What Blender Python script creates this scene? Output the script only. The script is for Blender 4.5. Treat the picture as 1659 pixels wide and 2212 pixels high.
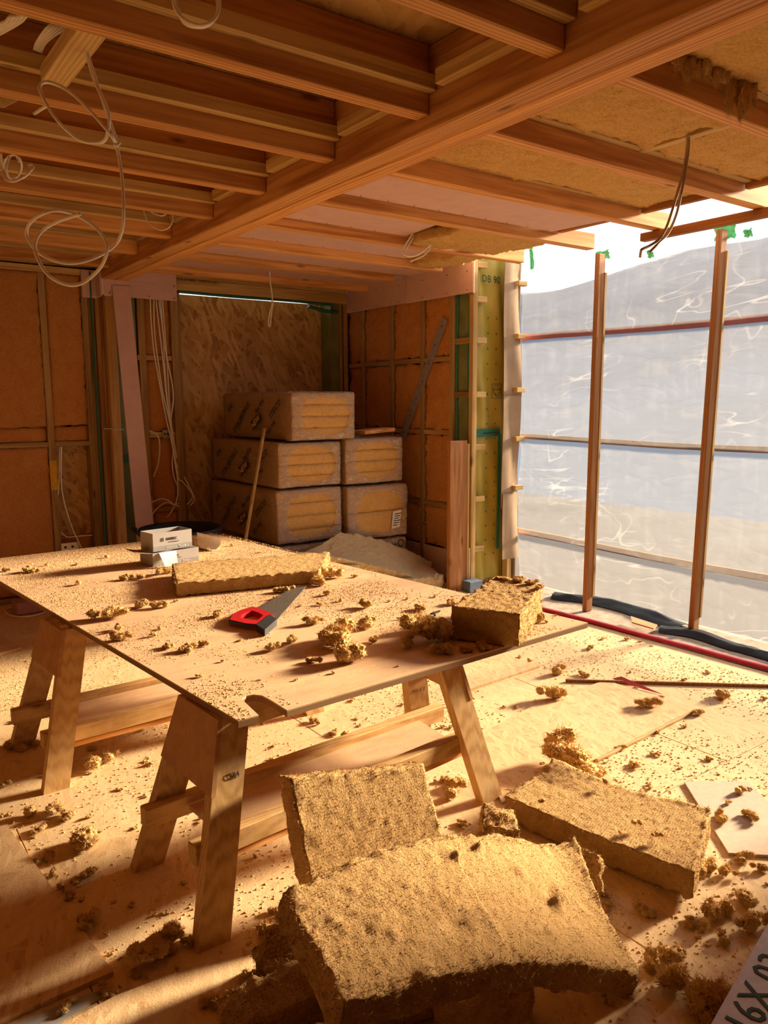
import bpy, bmesh, math, random
import numpy as np
from mathutils import Matrix, Vector

for o in list(bpy.data.objects):
    bpy.data.objects.remove(o)
scn = bpy.context.scene
COL = scn.collection
rng = np.random.default_rng(7)
random.seed(7)

# ------------------------------------------------------------------ camera
CAM_H = 1.45
FPX, TILT, ROLL, YAW = 1670.0, 0.14, 0.0057, 0.6275
def _cam_rows():
    ct, st = math.cos(TILT), math.sin(TILT)
    f0 = np.array([math.sin(YAW), math.cos(YAW), 0]); r0 = np.array([math.cos(YAW), -math.sin(YAW), 0]); u = np.array([0, 0, 1.])
    fw = f0*ct - u*st; dn = -u*ct - f0*st
    cr, sr = math.cos(ROLL), math.sin(ROLL)
    return np.array([r0*cr + dn*sr, -r0*sr + dn*cr, fw])
CM = _cam_rows()
cam = bpy.data.cameras.new('camera'); camo = bpy.data.objects.new('camera', cam); COL.objects.link(camo)
cam.sensor_fit = 'HORIZONTAL'; cam.sensor_width = 36.0; cam.lens = FPX/1659*36.0; cam.clip_start = 0.05; cam.clip_end = 500
m = Matrix.Identity(4)
for i in range(3):
    m[i][0] = CM[0][i]; m[i][1] = -CM[1][i]; m[i][2] = -CM[2][i]
m[2][3] = CAM_H
camo.matrix_world = m
scn.camera = camo

# ------------------------------------------------------------------ sky, sun, exposure
SUN_EL, SUN_AZ = math.radians(16.5), math.radians(-5.0)
world = bpy.data.worlds.new('world'); scn.world = world; world.use_nodes = True
bg = world.node_tree.nodes['Background']
bg.inputs[0].default_value = (0.86, 0.92, 1.0, 1); bg.inputs[1].default_value = 1.4
sun = bpy.data.lights.new('sun', 'SUN'); suno = bpy.data.objects.new('sun', sun); COL.objects.link(suno)
sun.energy = 33.0; sun.color = (1.0, 0.76, 0.50); sun.angle = math.radians(9.0)
sd = Vector((math.cos(SUN_EL)*math.cos(SUN_AZ), math.cos(SUN_EL)*math.sin(SUN_AZ), math.sin(SUN_EL)))
suno.rotation_euler = sd.to_track_quat('Z', 'Y').to_euler(); suno.location = (30, -2, 12)
vs = scn.view_settings
vs.view_transform = 'Standard'; vs.look = 'None'; vs.gamma = 1.0; vs.use_curve_mapping = False; vs.exposure = 0.13

# ------------------------------------------------------------------ pixel -> place (a pixel gives the direction, a known plane the distance)
def _ray(x, y): return CM.T @ np.array([(x-829.5)/FPX, (y-1106)/FPX, 1.0])
def at_z(x, y, z):
    d = _ray(x, y); return d*((z-CAM_H)/d[2]) + [0, 0, CAM_H]
def at_x(x, y, X):
    d = _ray(x, y); return d*(X/d[0]) + [0, 0, CAM_H]
def at_y(x, y, Y):
    d = _ray(x, y); return d*(Y/d[1]) + [0, 0, CAM_H]
def px_per_m(p): return FPX/float(CM[2] @ (np.asarray(p) - [0, 0, CAM_H]))

# ------------------------------------------------------------------ noise
def _h(ix, iy, iz, s):
    with np.errstate(over='ignore'):
        n = ix.astype(np.uint32)*np.uint32(374761393) + iy.astype(np.uint32)*np.uint32(668265263) + iz.astype(np.uint32)*np.uint32(2246822519) + np.uint32(s*3266489917 & 0xffffffff)
        n = (n ^ (n >> np.uint32(13)))*np.uint32(1274126177)
        n = (n ^ (n >> np.uint32(16)))*np.uint32(2654435761)
        n = n ^ (n >> np.uint32(15))
    return n.astype(np.float64)/4294967295.0
def vnoise(p, s=0):
    p = np.asarray(p, float); i = np.floor(p).astype(np.int64); f = p - i; f = f*f*(3-2*f)
    x, y, z = i[:, 0], i[:, 1], i[:, 2]; fx, fy, fz = f[:, 0], f[:, 1], f[:, 2]; r = 0
    for dx in (0, 1):
        for dy in (0, 1):
            for dz in (0, 1):
                w = (fx if dx else 1-fx)*(fy if dy else 1-fy)*(fz if dz else 1-fz)
                r = r + w*_h(x+dx, y+dy, z+dz, s)
    return r
def fbm(p, octv=3, s=0):
    a, t, r = 1.0, 0.0, 0.0
    for k in range(octv):
        r = r + a*vnoise(np.asarray(p)*(2.03**k)+k*17.3, s+k); t += a; a *= 0.5
    return r/t
def fbm3(p, octv=3, s=0):
    return np.stack([fbm(p, octv, s), fbm(np.asarray(p)+31.7, octv, s+11), fbm(np.asarray(p)-57.1, octv, s+23)], 1) - 0.5

# ------------------------------------------------------------------ objects
ORG = {}
def new_mesh(name, V, F):
    me = bpy.data.meshes.new(name); me.from_pydata([tuple(map(float, v)) for v in V], [], [tuple(map(int, f)) for f in F]); me.update(); return me
def tag(o, label=None, cat=None, group=None, kind=None):
    if label: o['label'] = label
    if cat: o['category'] = cat
    if group: o['group'] = group
    if kind: o['kind'] = kind
    return o
def thing(name, label, cat, loc=(0, 0, 0), group=None, kind=None):
    o = bpy.data.objects.new(name, None); COL.objects.link(o); o.location = tuple(map(float, loc)); o.empty_display_size = 0.05
    ORG[o] = np.array(loc, float); return tag(o, label, cat, group, kind)
def link_mesh(name, me, mt, parent=None, loc=(0, 0, 0), smooth=False):
    o = bpy.data.objects.new(name, me); COL.objects.link(o); o.location = tuple(map(float, loc))
    if mt is not None and not me.materials: me.materials.append(M[mt] if isinstance(mt, str) else mt)
    if smooth: me.polygons.foreach_set('use_smooth', [True]*len(me.polygons))
    if parent is not None: o.parent = parent
    return o
def obj(name, V, F, mt, parent=None, smooth=False, org=None):
    """vertices in world space; a part is stored relative to its thing's origin, a lone mesh relative to its own base point"""
    V = np.asarray(V, float)
    if parent is not None:
        base = ORG[parent]; 
        c = V.mean(0); o = link_mesh(name, new_mesh(name, V-c, F), mt, parent, c-base, smooth); ORG[o] = c
    else:
        c = np.array([V[:, 0].mean(), V[:, 1].mean(), V[:, 2].min()]) if org is None else np.asarray(org, float)
        o = link_mesh(name, new_mesh(name, V-c, F), mt, None, c, smooth); ORG[o] = c
    return o
def dup_tree(o, loc, rotz=None, parent=None):
    c = o.copy(); COL.objects.link(c); c.parent = parent
    if loc is not None: c.location = tuple(map(float, loc))
    if rotz is not None: c.rotation_euler = (0, 0, rotz)
    for ch in list(o.children): dup_tree(ch, None, None, c)
    return c

# ---- chamfered box
def _cbt():
    idx = {}; n = 0
    for sx in (-1, 1):
        for sy in (-1, 1):
            for sz in (-1, 1):
                for k in range(3): idx[(sx, sy, sz, k)] = n; n += 1
    F = []
    for k in range(3):
        l, mm = (k+1) % 3, (k+2) % 3
        for s in (-1, 1):
            q = []
            for a, b in ((-1, -1), (1, -1), (1, 1), (-1, 1)):
                t = [0, 0, 0]; t[k] = s; t[l] = a; t[mm] = b; q.append(idx[(*t, k)])
            F.append(q)
        for a in (-1, 1):
            for b in (-1, 1):
                def vv(ax, s3):
                    t = [0, 0, 0]; t[k] = a; t[l] = b; t[mm] = s3; return idx[(*t, ax)]
                F.append([vv(k, -1), vv(k, 1), vv(l, 1), vv(l, -1)])
    for sx in (-1, 1):
        for sy in (-1, 1):
            for sz in (-1, 1): F.append([idx[(sx, sy, sz, k)] for k in range(3)])
    P = np.zeros((24, 3)); C = np.zeros((24, 3))
    for (sx, sy, sz, k), i in idx.items():
        P[i] = (sx, sy, sz); C[i] = [0 if j == k else (sx, sy, sz)[j] for j in range(3)]
    Q = P - 0.2*C; G = []
    for f in F:
        a, b, c = Q[f[0]], Q[f[1]], Q[f[2]]
        G.append(f if np.dot(np.cross(b-a, c-a), Q[f].mean(0)) > 0 else f[::-1])
    return P, C, G
_P, _C, CBF = _cbt()
def cbv(c, size, ax=None, ch=0.003):
    h = np.asarray(size, float)/2; ch = min(ch, 0.3*h.min())
    V = _P*h - _C*ch
    if ax is not None: V = V @ np.asarray(ax, float)
    return V + np.asarray(c, float)
def box(name, lo, hi, mt, parent=None, ch=0.003):
    lo = np.minimum(lo, hi), np.maximum(lo, hi)
    return obj(name, cbv((lo[0]+lo[1])/2, lo[1]-lo[0], None, ch), CBF, mt, parent)
def frame(d, up=(0, 0, 1)):
    d = np.asarray(d, float); d = d/np.linalg.norm(d); u = np.asarray(up, float)
    if abs(d @ u)/np.linalg.norm(u) > 0.97: u = np.array([0, 1., 0]) if abs(d[1]) < 0.9 else np.array([1., 0, 0])
    s = np.cross(u, d); s /= np.linalg.norm(s); t = np.cross(d, s)
    return np.array([d, s, t])
def bar(name, p0, p1, w, h, mt, parent=None, up=(0, 0, 1), ch=0.003):
    p0 = np.asarray(p0, float); p1 = np.asarray(p1, float); A = frame(p1-p0, up)
    return obj(name, cbv((p0+p1)/2, (np.linalg.norm(p1-p0), w, h), A, ch), CBF, mt, parent)
def join(parts):
    V, F, n = [], [], 0
    for v, f in parts:
        V.append(np.asarray(v, float)); F += [[i+n for i in q] for q in f]; n += len(v)
    return np.concatenate(V), F
def prism(poly, z0, z1):
    """vertical prism over a polygon (counter-clockwise list of xy)"""
    n = len(poly); V = [(x, y, z0) for x, y in poly] + [(x, y, z1) for x, y in poly]
    F = [list(range(n))[::-1], list(range(n, 2*n))] + [[i, (i+1) % n, n+(i+1) % n, n+i] for i in range(n)]
    return np.array(V, float), F
def slabquad(top, thick, nrm=None):
    """plate: four (or more) top points, extruded by thick against the normal"""
    top = np.asarray(top, float); n = len(top)
    if nrm is None:
        nrm = np.cross(top[1]-top[0], top[-1]-top[0]); nrm /= np.linalg.norm(nrm)
    V = np.concatenate([top - np.asarray(nrm)*thick, top])
    F = [list(range(n))[::-1], list(range(n, 2*n))] + [[i, (i+1) % n, n+(i+1) % n, n+i] for i in range(n)]
    return V, F
def spline(P, n=8):
    P = np.asarray(P, float); Q = np.concatenate([[2*P[0]-P[1]], P, [2*P[-1]-P[-2]]]); out = []
    for i in range(1, len(Q)-2):
        for t in np.linspace(0, 1, n, endpoint=False):
            a, b, c, d = Q[i-1], Q[i], Q[i+1], Q[i+2]
            out.append(0.5*((2*b) + (c-a)*t + (2*a-5*b+4*c-d)*t*t + (3*b-a-3*c+d)*t**3))
    out.append(P[-1]); return np.array(out)
def tube(P, r, n=8, sides=6, flat=1.0, taper=False):
    C = spline(P, n); V, F = [], []; prev = None
    for i, c in enumerate(C):
        d = C[min(i+1, len(C)-1)] - C[max(i-1, 0)]; d = d/(np.linalg.norm(d)+1e-9)
        u = prev if prev is not None else (np.array([0, 0, 1.]) if abs(d[2]) < .9 else np.array([1., 0, 0]))
        s = np.cross(d, u); s /= (np.linalg.norm(s)+1e-9); t = np.cross(s, d); prev = t
        rr = r
        for k in range(sides):
            a = 2*math.pi*k/sides; V.append(c + rr*(math.cos(a)*s + flat*math.sin(a)*t))
    m_ = len(C)
    for i in range(m_-1):
        for k in range(sides):
            F.append([i*sides+k, i*sides+(k+1) % sides, (i+1)*sides+(k+1) % sides, (i+1)*sides+k])
    F.append(list(range(sides))[::-1]); F.append([(m_-1)*sides+k for k in range(sides)])
    return np.array(V), F
def lathe(prof, n=28):
    V = [(r*math.cos(2*math.pi*k/n), r*math.sin(2*math.pi*k/n), z) for r, z in prof for k in range(n)]
    F = [[i*n+k, i*n+(k+1) % n, (i+1)*n+(k+1) % n, (i+1)*n+k] for i in range(len(prof)-1) for k in range(n)]
    return np.array(V), F
def text_mesh(s, size, bold=0.0):
    cu = bpy.data.curves.new('lettering', 'FONT'); cu.body = s; cu.size = size; cu.align_x = 'CENTER'; cu.align_y = 'CENTER'; cu.extrude = 0.0004; cu.offset = bold*size; cu.resolution_u = 2
    o = bpy.data.objects.new('lettering_tmp', cu); COL.objects.link(o)
    dg = bpy.context.evaluated_depsgraph_get(); dg.update()
    me = bpy.data.meshes.new_from_object(o.evaluated_get(dg)); bpy.data.objects.remove(o); bpy.data.curves.remove(cu); me.materials.clear(); return me
def lettering(s, size, pos, right, up, mt, parent, rot=0.0, bold=0.0, name='lettering'):
    me = text_mesh(s, size, bold)
    r = np.asarray(right, float); r /= np.linalg.norm(r); u = np.asarray(up, float); u -= r*(u @ r); u /= np.linalg.norm(u)
    c, s_ = math.cos(rot), math.sin(rot); r, u = r*c + u*s_, u*c - r*s_; n = np.cross(r, u)
    o = link_mesh(name, me, mt, parent)
    pos = np.asarray(pos, float); mt_ = Matrix.Identity(4)
    for i in range(3): mt_[i][0] = r[i]; mt_[i][1] = u[i]; mt_[i][2] = n[i]; mt_[i][3] = pos[i] - ORG[parent][i]
    o.matrix_local = mt_; return o

# ---- fibre insulation
def gridbox(n1, n2, n3):
    """shell lattice of a box; returns integer lattice coords (N,3) and quads"""
    idx = {}; L = []; F = []
    def vi(a, b, c):
        k = (a, b, c)
        if k not in idx: idx[k] = len(L); L.append(k)
        return idx[k]
    for i in range(n1):
        for j in range(n2):
            F.append([vi(i, j, n3), vi(i+1, j, n3), vi(i+1, j+1, n3), vi(i, j+1, n3)])
            F.append([vi(i, j, 0), vi(i, j+1, 0), vi(i+1, j+1, 0), vi(i+1, j, 0)])
    for i in range(n1):
        for k in range(n3):
            F.append([vi(i, 0, k), vi(i+1, 0, k), vi(i+1, 0, k+1), vi(i, 0, k+1)])
            F.append([vi(i, n2, k), vi(i, n2, k+1), vi(i+1, n2, k+1), vi(i+1, n2, k)])
    for j in range(n2):
        for k in range(n3):
            F.append([vi(0, j, k), vi(0, j, k+1), vi(0, j+1, k+1), vi(0, j+1, k)])
            F.append([vi(n1, j, k), vi(n1, j+1, k), vi(n1, j+1, k+1), vi(n1, j, k+1)])
    return np.array(L, float), F
def strands(P, N, n, ln, wd, seed=0, curl=0.8, segs=2):
    """curly fibres: flat ribbons that bend away from the surface"""
    r = np.random.default_rng(seed); i = r.integers(0, len(P), n); nz = lambda a: a/(np.linalg.norm(a, axis=1)[:, None]+1e-9)
    d = nz(N[i]*0.7 + r.normal(size=(n, 3))*curl); turn = r.normal(size=(n, 3))*(1.4/segs)
    s = nz(np.cross(d, r.normal(size=(n, 3)))); l = ln*r.uniform(.4, 1.3, (n, 1))/segs
    c = P[i] - d*l*.2; rows = [c-s*wd, c+s*wd]
    for k in range(segs):
        c = c + d*l; d = nz(d+turn); w = wd*(1-.75*(k+1)/segs); rows += [c-s*w, c+s*w]
    V = np.stack(rows, 1).reshape(-1, 3); m = 2*(segs+1)
    B = (np.arange(n)*m)[:, None, None] + (np.arange(segs)*2)[None, :, None] + np.array([0, 1, 3, 2])[None, None, :]
    return V, B.reshape(-1, 4).tolist()
def vert_normals(V, F):
    N = np.zeros_like(V); Q = np.array([f if len(f) == 4 else list(f)+[f[-1]] for f in F])
    n = np.cross(V[Q[:, 2]]-V[Q[:, 0]], V[Q[:, 3]]-V[Q[:, 1]])
    for k in range(4): np.add.at(N, Q[:, k], n)
    return N/(np.linalg.norm(N, axis=1)[:, None]+1e-12)
def batt(name, corners, thick, mt, parent=None, cell=0.012, amp=0.006, edge=0.012, warp=None, hair=800, hl=0.014, seed=1, lumps=0.0, smooth=True, dents=None):
    """fibre slab. corners: four TOP points (u=0,v=0),(1,0),(1,1),(0,1); warp(u,v,P) -> added offset"""
    A, B, C, D = [np.asarray(c, float) for c in corners]
    lu = (np.linalg.norm(B-A)+np.linalg.norm(C-D))/2; lv = (np.linalg.norm(D-A)+np.linalg.norm(C-B))/2
    n1, n2, n3 = max(4, int(lu/cell)), max(4, int(lv/cell)), max(3, int(thick/cell/1.0))
    L, F = gridbox(n1, n2, n3)
    u, v, w = L[:, 0]/n1, L[:, 1]/n2, L[:, 2]/n3
    nrm = np.cross(B-A, D-A); nrm /= np.linalg.norm(nrm)
    P = ((1-u)*(1-v))[:, None]*A + (u*(1-v))[:, None]*B + (u*v)[:, None]*C + ((1-u)*v)[:, None]*D - ((1-w)*thick)[:, None]*nrm
    if warp is not None: P = P + warp(u, v)
    du = np.minimum(u, 1-u)*lu; dv = np.minimum(v, 1-v)*lv; dr = np.minimum(du, dv)
    rim = np.clip(1-dr/0.03, 0, 1)
    q = P*1.0 + seed*3.7
    P = P + fbm3(q*8, 2, seed)*(amp*.3) + fbm3(q*60, 2, seed+5)*amp*.9 + fbm3(q*34, 3, seed+9)*(edge*rim)[:, None]*1.5
    hgt = fbm(q*[70, 110, 90], 2, seed+3)-.5
    P = P + (hgt*amp*1.1)[:, None]*nrm
    if lumps: P = P + (np.clip(fbm(q*16, 2, seed+40)-.66, 0, 1)*lumps*(w > .5))[:, None]*nrm
    if dents is not None:
        for (du_, dv_, rr, dep) in dents:
            g = np.exp(-(((u-du_)*lu)**2+((v-dv_)*lv)**2)/rr**2); P = P + (g*dep*(w > .3))[:, None]*nrm
    # rounded rim
    top = (w > .99) | (w < .01)
    Nn = vert_normals(P, F)
    parts = [(P, F)]
    if hair:
        wgt = np.where((rim > .25), 1.0, .0)*(w > .02)+1e-9; pick = np.random.default_rng(seed).choice(len(P), hair//2, p=wgt/wgt.sum())
        parts.append(strands(P[pick], Nn[pick], hair//2, hl, 0.0006, seed))
        wgt = np.where((rim > .25), .0, 1.0)*(w > .9)+1e-9; pick = np.random.default_rng(seed+1).choice(len(P), hair//2, p=wgt/wgt.sum())
        parts.append(strands(P[pick], Nn[pick], hair//2, hl*.42, 0.0006, seed+1, 1.6))
    V, F2 = join(parts)
    return obj(name, V, F2, mt, parent, smooth)
def clump_mesh(name, seed, nb=6, spread=(1, .7, .42), hair=260, sub=3, hl=.10, wd=.006):
    r = np.random.default_rng(seed); bm = bmesh.new(); bmesh.ops.create_icosphere(bm, subdivisions=sub, radius=1.0)
    bm.verts.ensure_lookup_table(); S = np.array([v.co[:] for v in bm.verts]); SF = [[v.index for v in f.verts] for f in bm.faces]; bm.free()
    parts = []
    for k in range(nb):
        c = r.normal(size=3)*np.array(spread)*.42; c[2] = abs(c[2])*.9
        if k == 0: c *= 0.15
        rad = r.uniform(.14, .34)*(1.0 if k else 1.3)
        n = fbm(S*1.9+seed*5.1+k*9, 3, seed+k); ridge = np.abs(2*fbm(S*4.5+k*4+seed, 2, seed+50)-1)
        R = rad*(0.45+1.0*n + 0.35*ridge + .5*(fbm(S*6+k+seed, 2, seed+70)-.5) + .75*(fbm(S*14+k+seed, 3, seed+80)-.5))
        V = S*R[:, None]*np.array([1, 1, .8]) + c + fbm3(S*4+k, 2, seed+k)*rad*.35
        parts.append((V, SF))
    V, F = join(parts); V[:, 2] -= V[:, 2].min()
    lo, hi = V.min(0), V.max(0); V -= [(lo[0]+hi[0])/2, (lo[1]+hi[1])/2, 0]; V /= max(hi[0]-lo[0], hi[1]-lo[1])
    N = vert_normals(V, F)
    V, F = join([(V, F), strands(V, N, hair, hl, wd, seed, 1.2, 3)])
    V[:, 2] = np.maximum(V[:, 2], 0.0)
    me = new_mesh(name, V, F); me.polygons.foreach_set('use_smooth', [True]*len(me.polygons)); return me
# ------------------------------------------------------------------ materials
M = {}
class NT:
    def __init__(s, name):
        s.m = bpy.data.materials.new(name); s.m.use_nodes = True; s.t = s.m.node_tree; s.t.nodes.clear(); M[name] = s.m
        s.out = s.t.nodes.new('ShaderNodeOutputMaterial')
    def n(s, kind, **kw):
        nd = s.t.nodes.new('ShaderNode'+kind)
        for k, v in kw.items():
            if hasattr(nd, k): setattr(nd, k, v)
        return nd
    def l(s, a, b): s.t.links.new(a, b)
    def coord(s, scale=(1, 1, 1), rot=(0, 0, 0), kind='Object', rnd=True):
        tc = s.n('TexCoord'); mp = s.n('Mapping'); mp.inputs['Scale'].default_value = scale; mp.inputs['Rotation'].default_value = rot
        src = tc.outputs[kind]
        if rnd:
            oi = s.n('ObjectInfo'); mu = s.n('Math', operation='MULTIPLY'); mu.inputs[1].default_value = 37.0; s.l(oi.outputs['Random'], mu.inputs[0])
            ad = s.n('VectorMath', operation='ADD'); s.l(src, ad.inputs[0]); s.l(mu.outputs[0], ad.inputs[1]); src = ad.outputs[0]
        s.l(src, mp.inputs['Vector']); return mp.outputs[0]
    def noise(s, vec, scale=5, detail=4, rough=.55, dist=0.0):
        nd = s.n('TexNoise'); nd.inputs['Scale'].default_value = scale; nd.inputs['Detail'].default_value = detail; nd.inputs['Roughness'].default_value = rough; nd.inputs['Distortion'].default_value = dist
        s.l(vec, nd.inputs['Vector']); return nd.outputs['Fac']
    def ramp(s, fac, stops):
        r = s.n('ValToRGB'); el = r.color_ramp.elements
        el[0].position, el[0].color = stops[0][0], (*stops[0][1], 1); el[1].position, el[1].color = stops[-1][0], (*stops[-1][1], 1)
        for p, c in stops[1:-1]:
            e = el.new(p); e.color = (*c, 1)
        s.l(fac, r.inputs[0]); return r.outputs[0]
    def mix(s, a, b, fac, blend='MIX'):
        nd = s.n('Mix', data_type='RGBA', blend_type=blend)
        for sock, v in ((nd.inputs[0], fac), (nd.inputs[6], a), (nd.inputs[7], b)):
            if isinstance(v, (int, float)): sock.default_value = v
            elif isinstance(v, tuple): sock.default_value = (*v, 1) if len(v) == 3 else v
            else: s.l(v, sock)
        return nd.outputs[2]
    def math(s, op, a, b=None, clamp=False):
        nd = s.n('Math', operation=op); nd.use_clamp = clamp
        for i, v in enumerate((a, b)):
            if v is None: continue
            if isinstance(v, (int, float)): nd.inputs[i].default_value = v
            else: s.l(v, nd.inputs[i])
        return nd.outputs[0]
    def bump(s, h, strength=.3, dist=.01):
        b = s.n('Bump'); b.inputs['Strength'].default_value = strength; b.inputs['Distance'].default_value = dist; s.l(h, b.inputs['Height']); return b.outputs[0]
    def finish(s, col, rough=.8, bump=None, spec=.25, metal=0.0, **kw):
        p = s.n('BsdfPrincipled'); s.p = p
        for nm, v in (('Base Color', col), ('Roughness', rough), ('Metallic', metal), ('Specular IOR Level', spec)):
            if isinstance(v, (int, float)): p.inputs[nm].default_value = v
            elif isinstance(v, tuple): p.inputs[nm].default_value = (*v, 1)
            else: s.l(v, p.inputs[nm])
        if bump is not None: s.l(bump, p.inputs['Normal'])
        for k, v in kw.items(): p.inputs[k].default_value = v
        s.l(p.outputs[0], s.out.inputs[0]); return s.m
def wood(name, dark, light, axis='X', ring=14.0, dust=0.0, rough=.7, knots=True):
    t = NT(name); i = 'XYZ'.index(axis)
    sc = [ring]*3; sc[i] = ring*.05; v = t.coord(tuple(sc)); g = t.noise(v, 1.0, 3, .5, .6)
    sc2 = [160.]*3; sc2[i] = 5.; v2 = t.coord(tuple(sc2)); g2 = t.noise(v2, 1.0, 2, .6)
    w = t.n('TexWave', wave_type='BANDS', bands_direction='Y' if axis != 'Y' else 'X'); sc3 = [1.]*3; sc3[i] = .06
    t.l(t.coord(tuple(sc3)), w.inputs['Vector']); w.inputs['Scale'].default_value = ring*1.6; w.inputs['Distortion'].default_value = 9; w.inputs['Detail'].default_value = 2; w.inputs['Detail Scale'].default_value = .9
    f = t.math('ADD', t.math('MULTIPLY', g, .45), t.math('ADD', t.math('MULTIPLY', g2, .3), t.math('MULTIPLY', w.outputs['Fac'], .25)))
    col = t.ramp(f, [(.28, dark), (.5, tuple((a*.45+b*.55) for a, b in zip(dark, light))), (.72, light)])
    if knots:
        sk = [7.5]*3; sk[i] = 2.2; vo = t.n('TexVoronoi'); vo.inputs['Scale'].default_value = 1.0; t.l(t.coord(tuple(sk)), vo.inputs['Vector'])
        k = t.ramp(vo.outputs['Distance'], [(.05, (1, 1, 1)), (.12, (0, 0, 0))]); col = t.mix(col, tuple(c*.35 for c in dark), t.math('MULTIPLY', k, .75))
    oi = t.n('ObjectInfo'); va = t.math('ADD', t.math('MULTIPLY', oi.outputs['Random'], .34), .83); hs = t.n('HueSaturation'); t.l(va, hs.inputs['Value']); t.l(col, hs.inputs['Color']); col = hs.outputs[0]
    if dust: col = t.mix(col, (.70, .50, .27), t.math('MULTIPLY', t.ramp(t.noise(t.coord((1, 1, 1)), 22, 5, .7), [(.45, (0, 0, 0)), (.7, (1, 1, 1))]), dust))
    return t.finish(col, rough, t.bump(f, .25, .002), .2)
for ax in 'XYZ':
    wood('fir_'+ax, (.40, .155, .038), (.80, .43, .155), ax, 11)
    wood('pine_'+ax, (.40, .24, .075), (.68, .47, .20), ax, 13)
    wood('stud_'+ax, (.26, .145, .05), (.46, .29, .115), ax, 13)
    wood('horse_'+ax, (.42, .23, .075), (.66, .42, .17), ax, 13, dust=.45)
    wood('post_'+ax, (.22, .09, .03), (.42, .20, .075), ax, 13)
def osb(name, c0, c1, c2, s=1.0, dust=0.0, dustcol=(.74, .53, .29), coordkind='Object', bumps=.5, wallside=False):
    t = NT(name); acc = None; hacc = None
    for k, (a, sx, sy) in enumerate(((.3, 13, 60), (1.35, 15, 66), (2.4, 12, 56), (1.9, 14, 70))):
        wv = t.coord((1, 1, 1), (0, 0, 0), coordkind)
        wn = t.n('TexNoise'); wn.inputs['Scale'].default_value = 6; t.l(wv, wn.inputs['Vector'])
        ad = t.n('VectorMath', operation='MULTIPLY_ADD'); t.l(wn.outputs['Color'], ad.inputs[0]); ad.inputs[1].default_value = (.05, .05, .05); t.l(wv, ad.inputs[2])
        mr = t.n('Mapping'); mr.inputs['Rotation'].default_value = (0, a, 0) if wallside else (0, 0, a); t.l(ad.outputs[0], mr.inputs['Vector'])
        mp = t.n('Mapping'); mp.inputs['Scale'].default_value = (sx*s, sy*s if not wallside else 20*s, sy*s if wallside else 20*s); t.l(mr.outputs[0], mp.inputs['Vector'])
        vo = t.n('TexVoronoi'); vo.inputs['Scale'].default_value = 1.0; t.l(mp.outputs[0], vo.inputs['Vector'])
        sp = t.n('SeparateColor'); t.l(vo.outputs['Color'], sp.inputs[0])
        acc = sp.outputs[0] if acc is None else t.math('MAXIMUM', t.math('MULTIPLY', acc, .92), sp.outputs[0])
    f = t.math('ADD', t.math('MULTIPLY', acc, .8), t.math('MULTIPLY', t.noise(t.coord((1, 1, 1), (0, 0, 0), coordkind), 90, 3), .2))
    col = t.ramp(f, [(.35, c0), (.62, c1), (.92, c2)])
    if dust:
        dn = t.noise(t.coord((1, 1, 1), (0, 0, 0), coordkind), 5, 6, .75); dm = t.ramp(dn, [(.3, (.45, .45, .45)), (.62, (1, 1, 1))])
        col = t.mix(col, dustcol, t.math('MULTIPLY', dm, dust))
        sp2 = t.noise(t.coord((1, 1, 1), (0, 0, 0), coordkind), 130, 3, .7); col = t.mix(col, (.34, .20, .09), t.math('MULTIPLY', t.ramp(sp2, [(.66, (0, 0, 0)), (.72, (1, 1, 1))]), .5))
    bh = t.math('ADD', f, t.math('MULTIPLY', t.noise(t.coord((1, 1, 1), (0, 0, 0), coordkind), 160, 4, .7), .7))
    return t.finish(col, .75, t.bump(bh, bumps, .003), .2)
osb('osb_wall', (.32, .16, .05), (.52, .30, .11), (.70, .46, .20), .50, wallside=True)
osb('osb_floor', (.42, .24, .10), (.60, .39, .18), (.76, .56, .31), .9, .72)
osb('osb_sheet', (.40, .21, .085), (.58, .36, .17), (.72, .50, .27), .9, .45)
osb('deck', (.34, .17, .05), (.50, .29, .10), (.62, .40, .16), .5)
def ply(name, a, b, dust):
    t = NT(name); g = t.noise(t.coord((2.0, 9, 9)), 1.5, 4, .6, 1.2); col = t.ramp(g, [(.3, a), (.7, b)])
    d = t.noise(t.coord(), 7, 6, .75); dm = t.ramp(d, [(.42, (0, 0, 0)), (.7, (1, 1, 1))]); fine = t.noise(t.coord(), 190, 3, .7)
    dm = t.math('MULTIPLY', dm, t.ramp(fine, [(.4, (0, 0, 0)), (.6, (1, 1, 1))])); col = t.mix(col, (.80, .56, .27), t.math('MULTIPLY', dm, dust))
    return t.finish(col, .65, t.bump(t.math('ADD', t.math('MULTIPLY', fine, .6), g), .25, .0025), .3)
ply('ply_table', (.54, .325, .175), (.65, .42, .245), .85)
ply('ply_plain', (.42, .21, .085), (.56, .30, .13), .25)
t = NT('ply_edge'); v = t.coord((1, 1, 1), rnd=False); sp = t.n('SeparateXYZ'); t.l(v, sp.inputs[0])
st = t.math('SINE', t.math('MULTIPLY', sp.outputs[2], 2100.0)); col = t.ramp(t.math('ADD', t.math('MULTIPLY', st, .5), .5), [(.35, (.17, .085, .035)), (.65, (.40, .23, .11))]); t.finish(col, .8)
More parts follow.
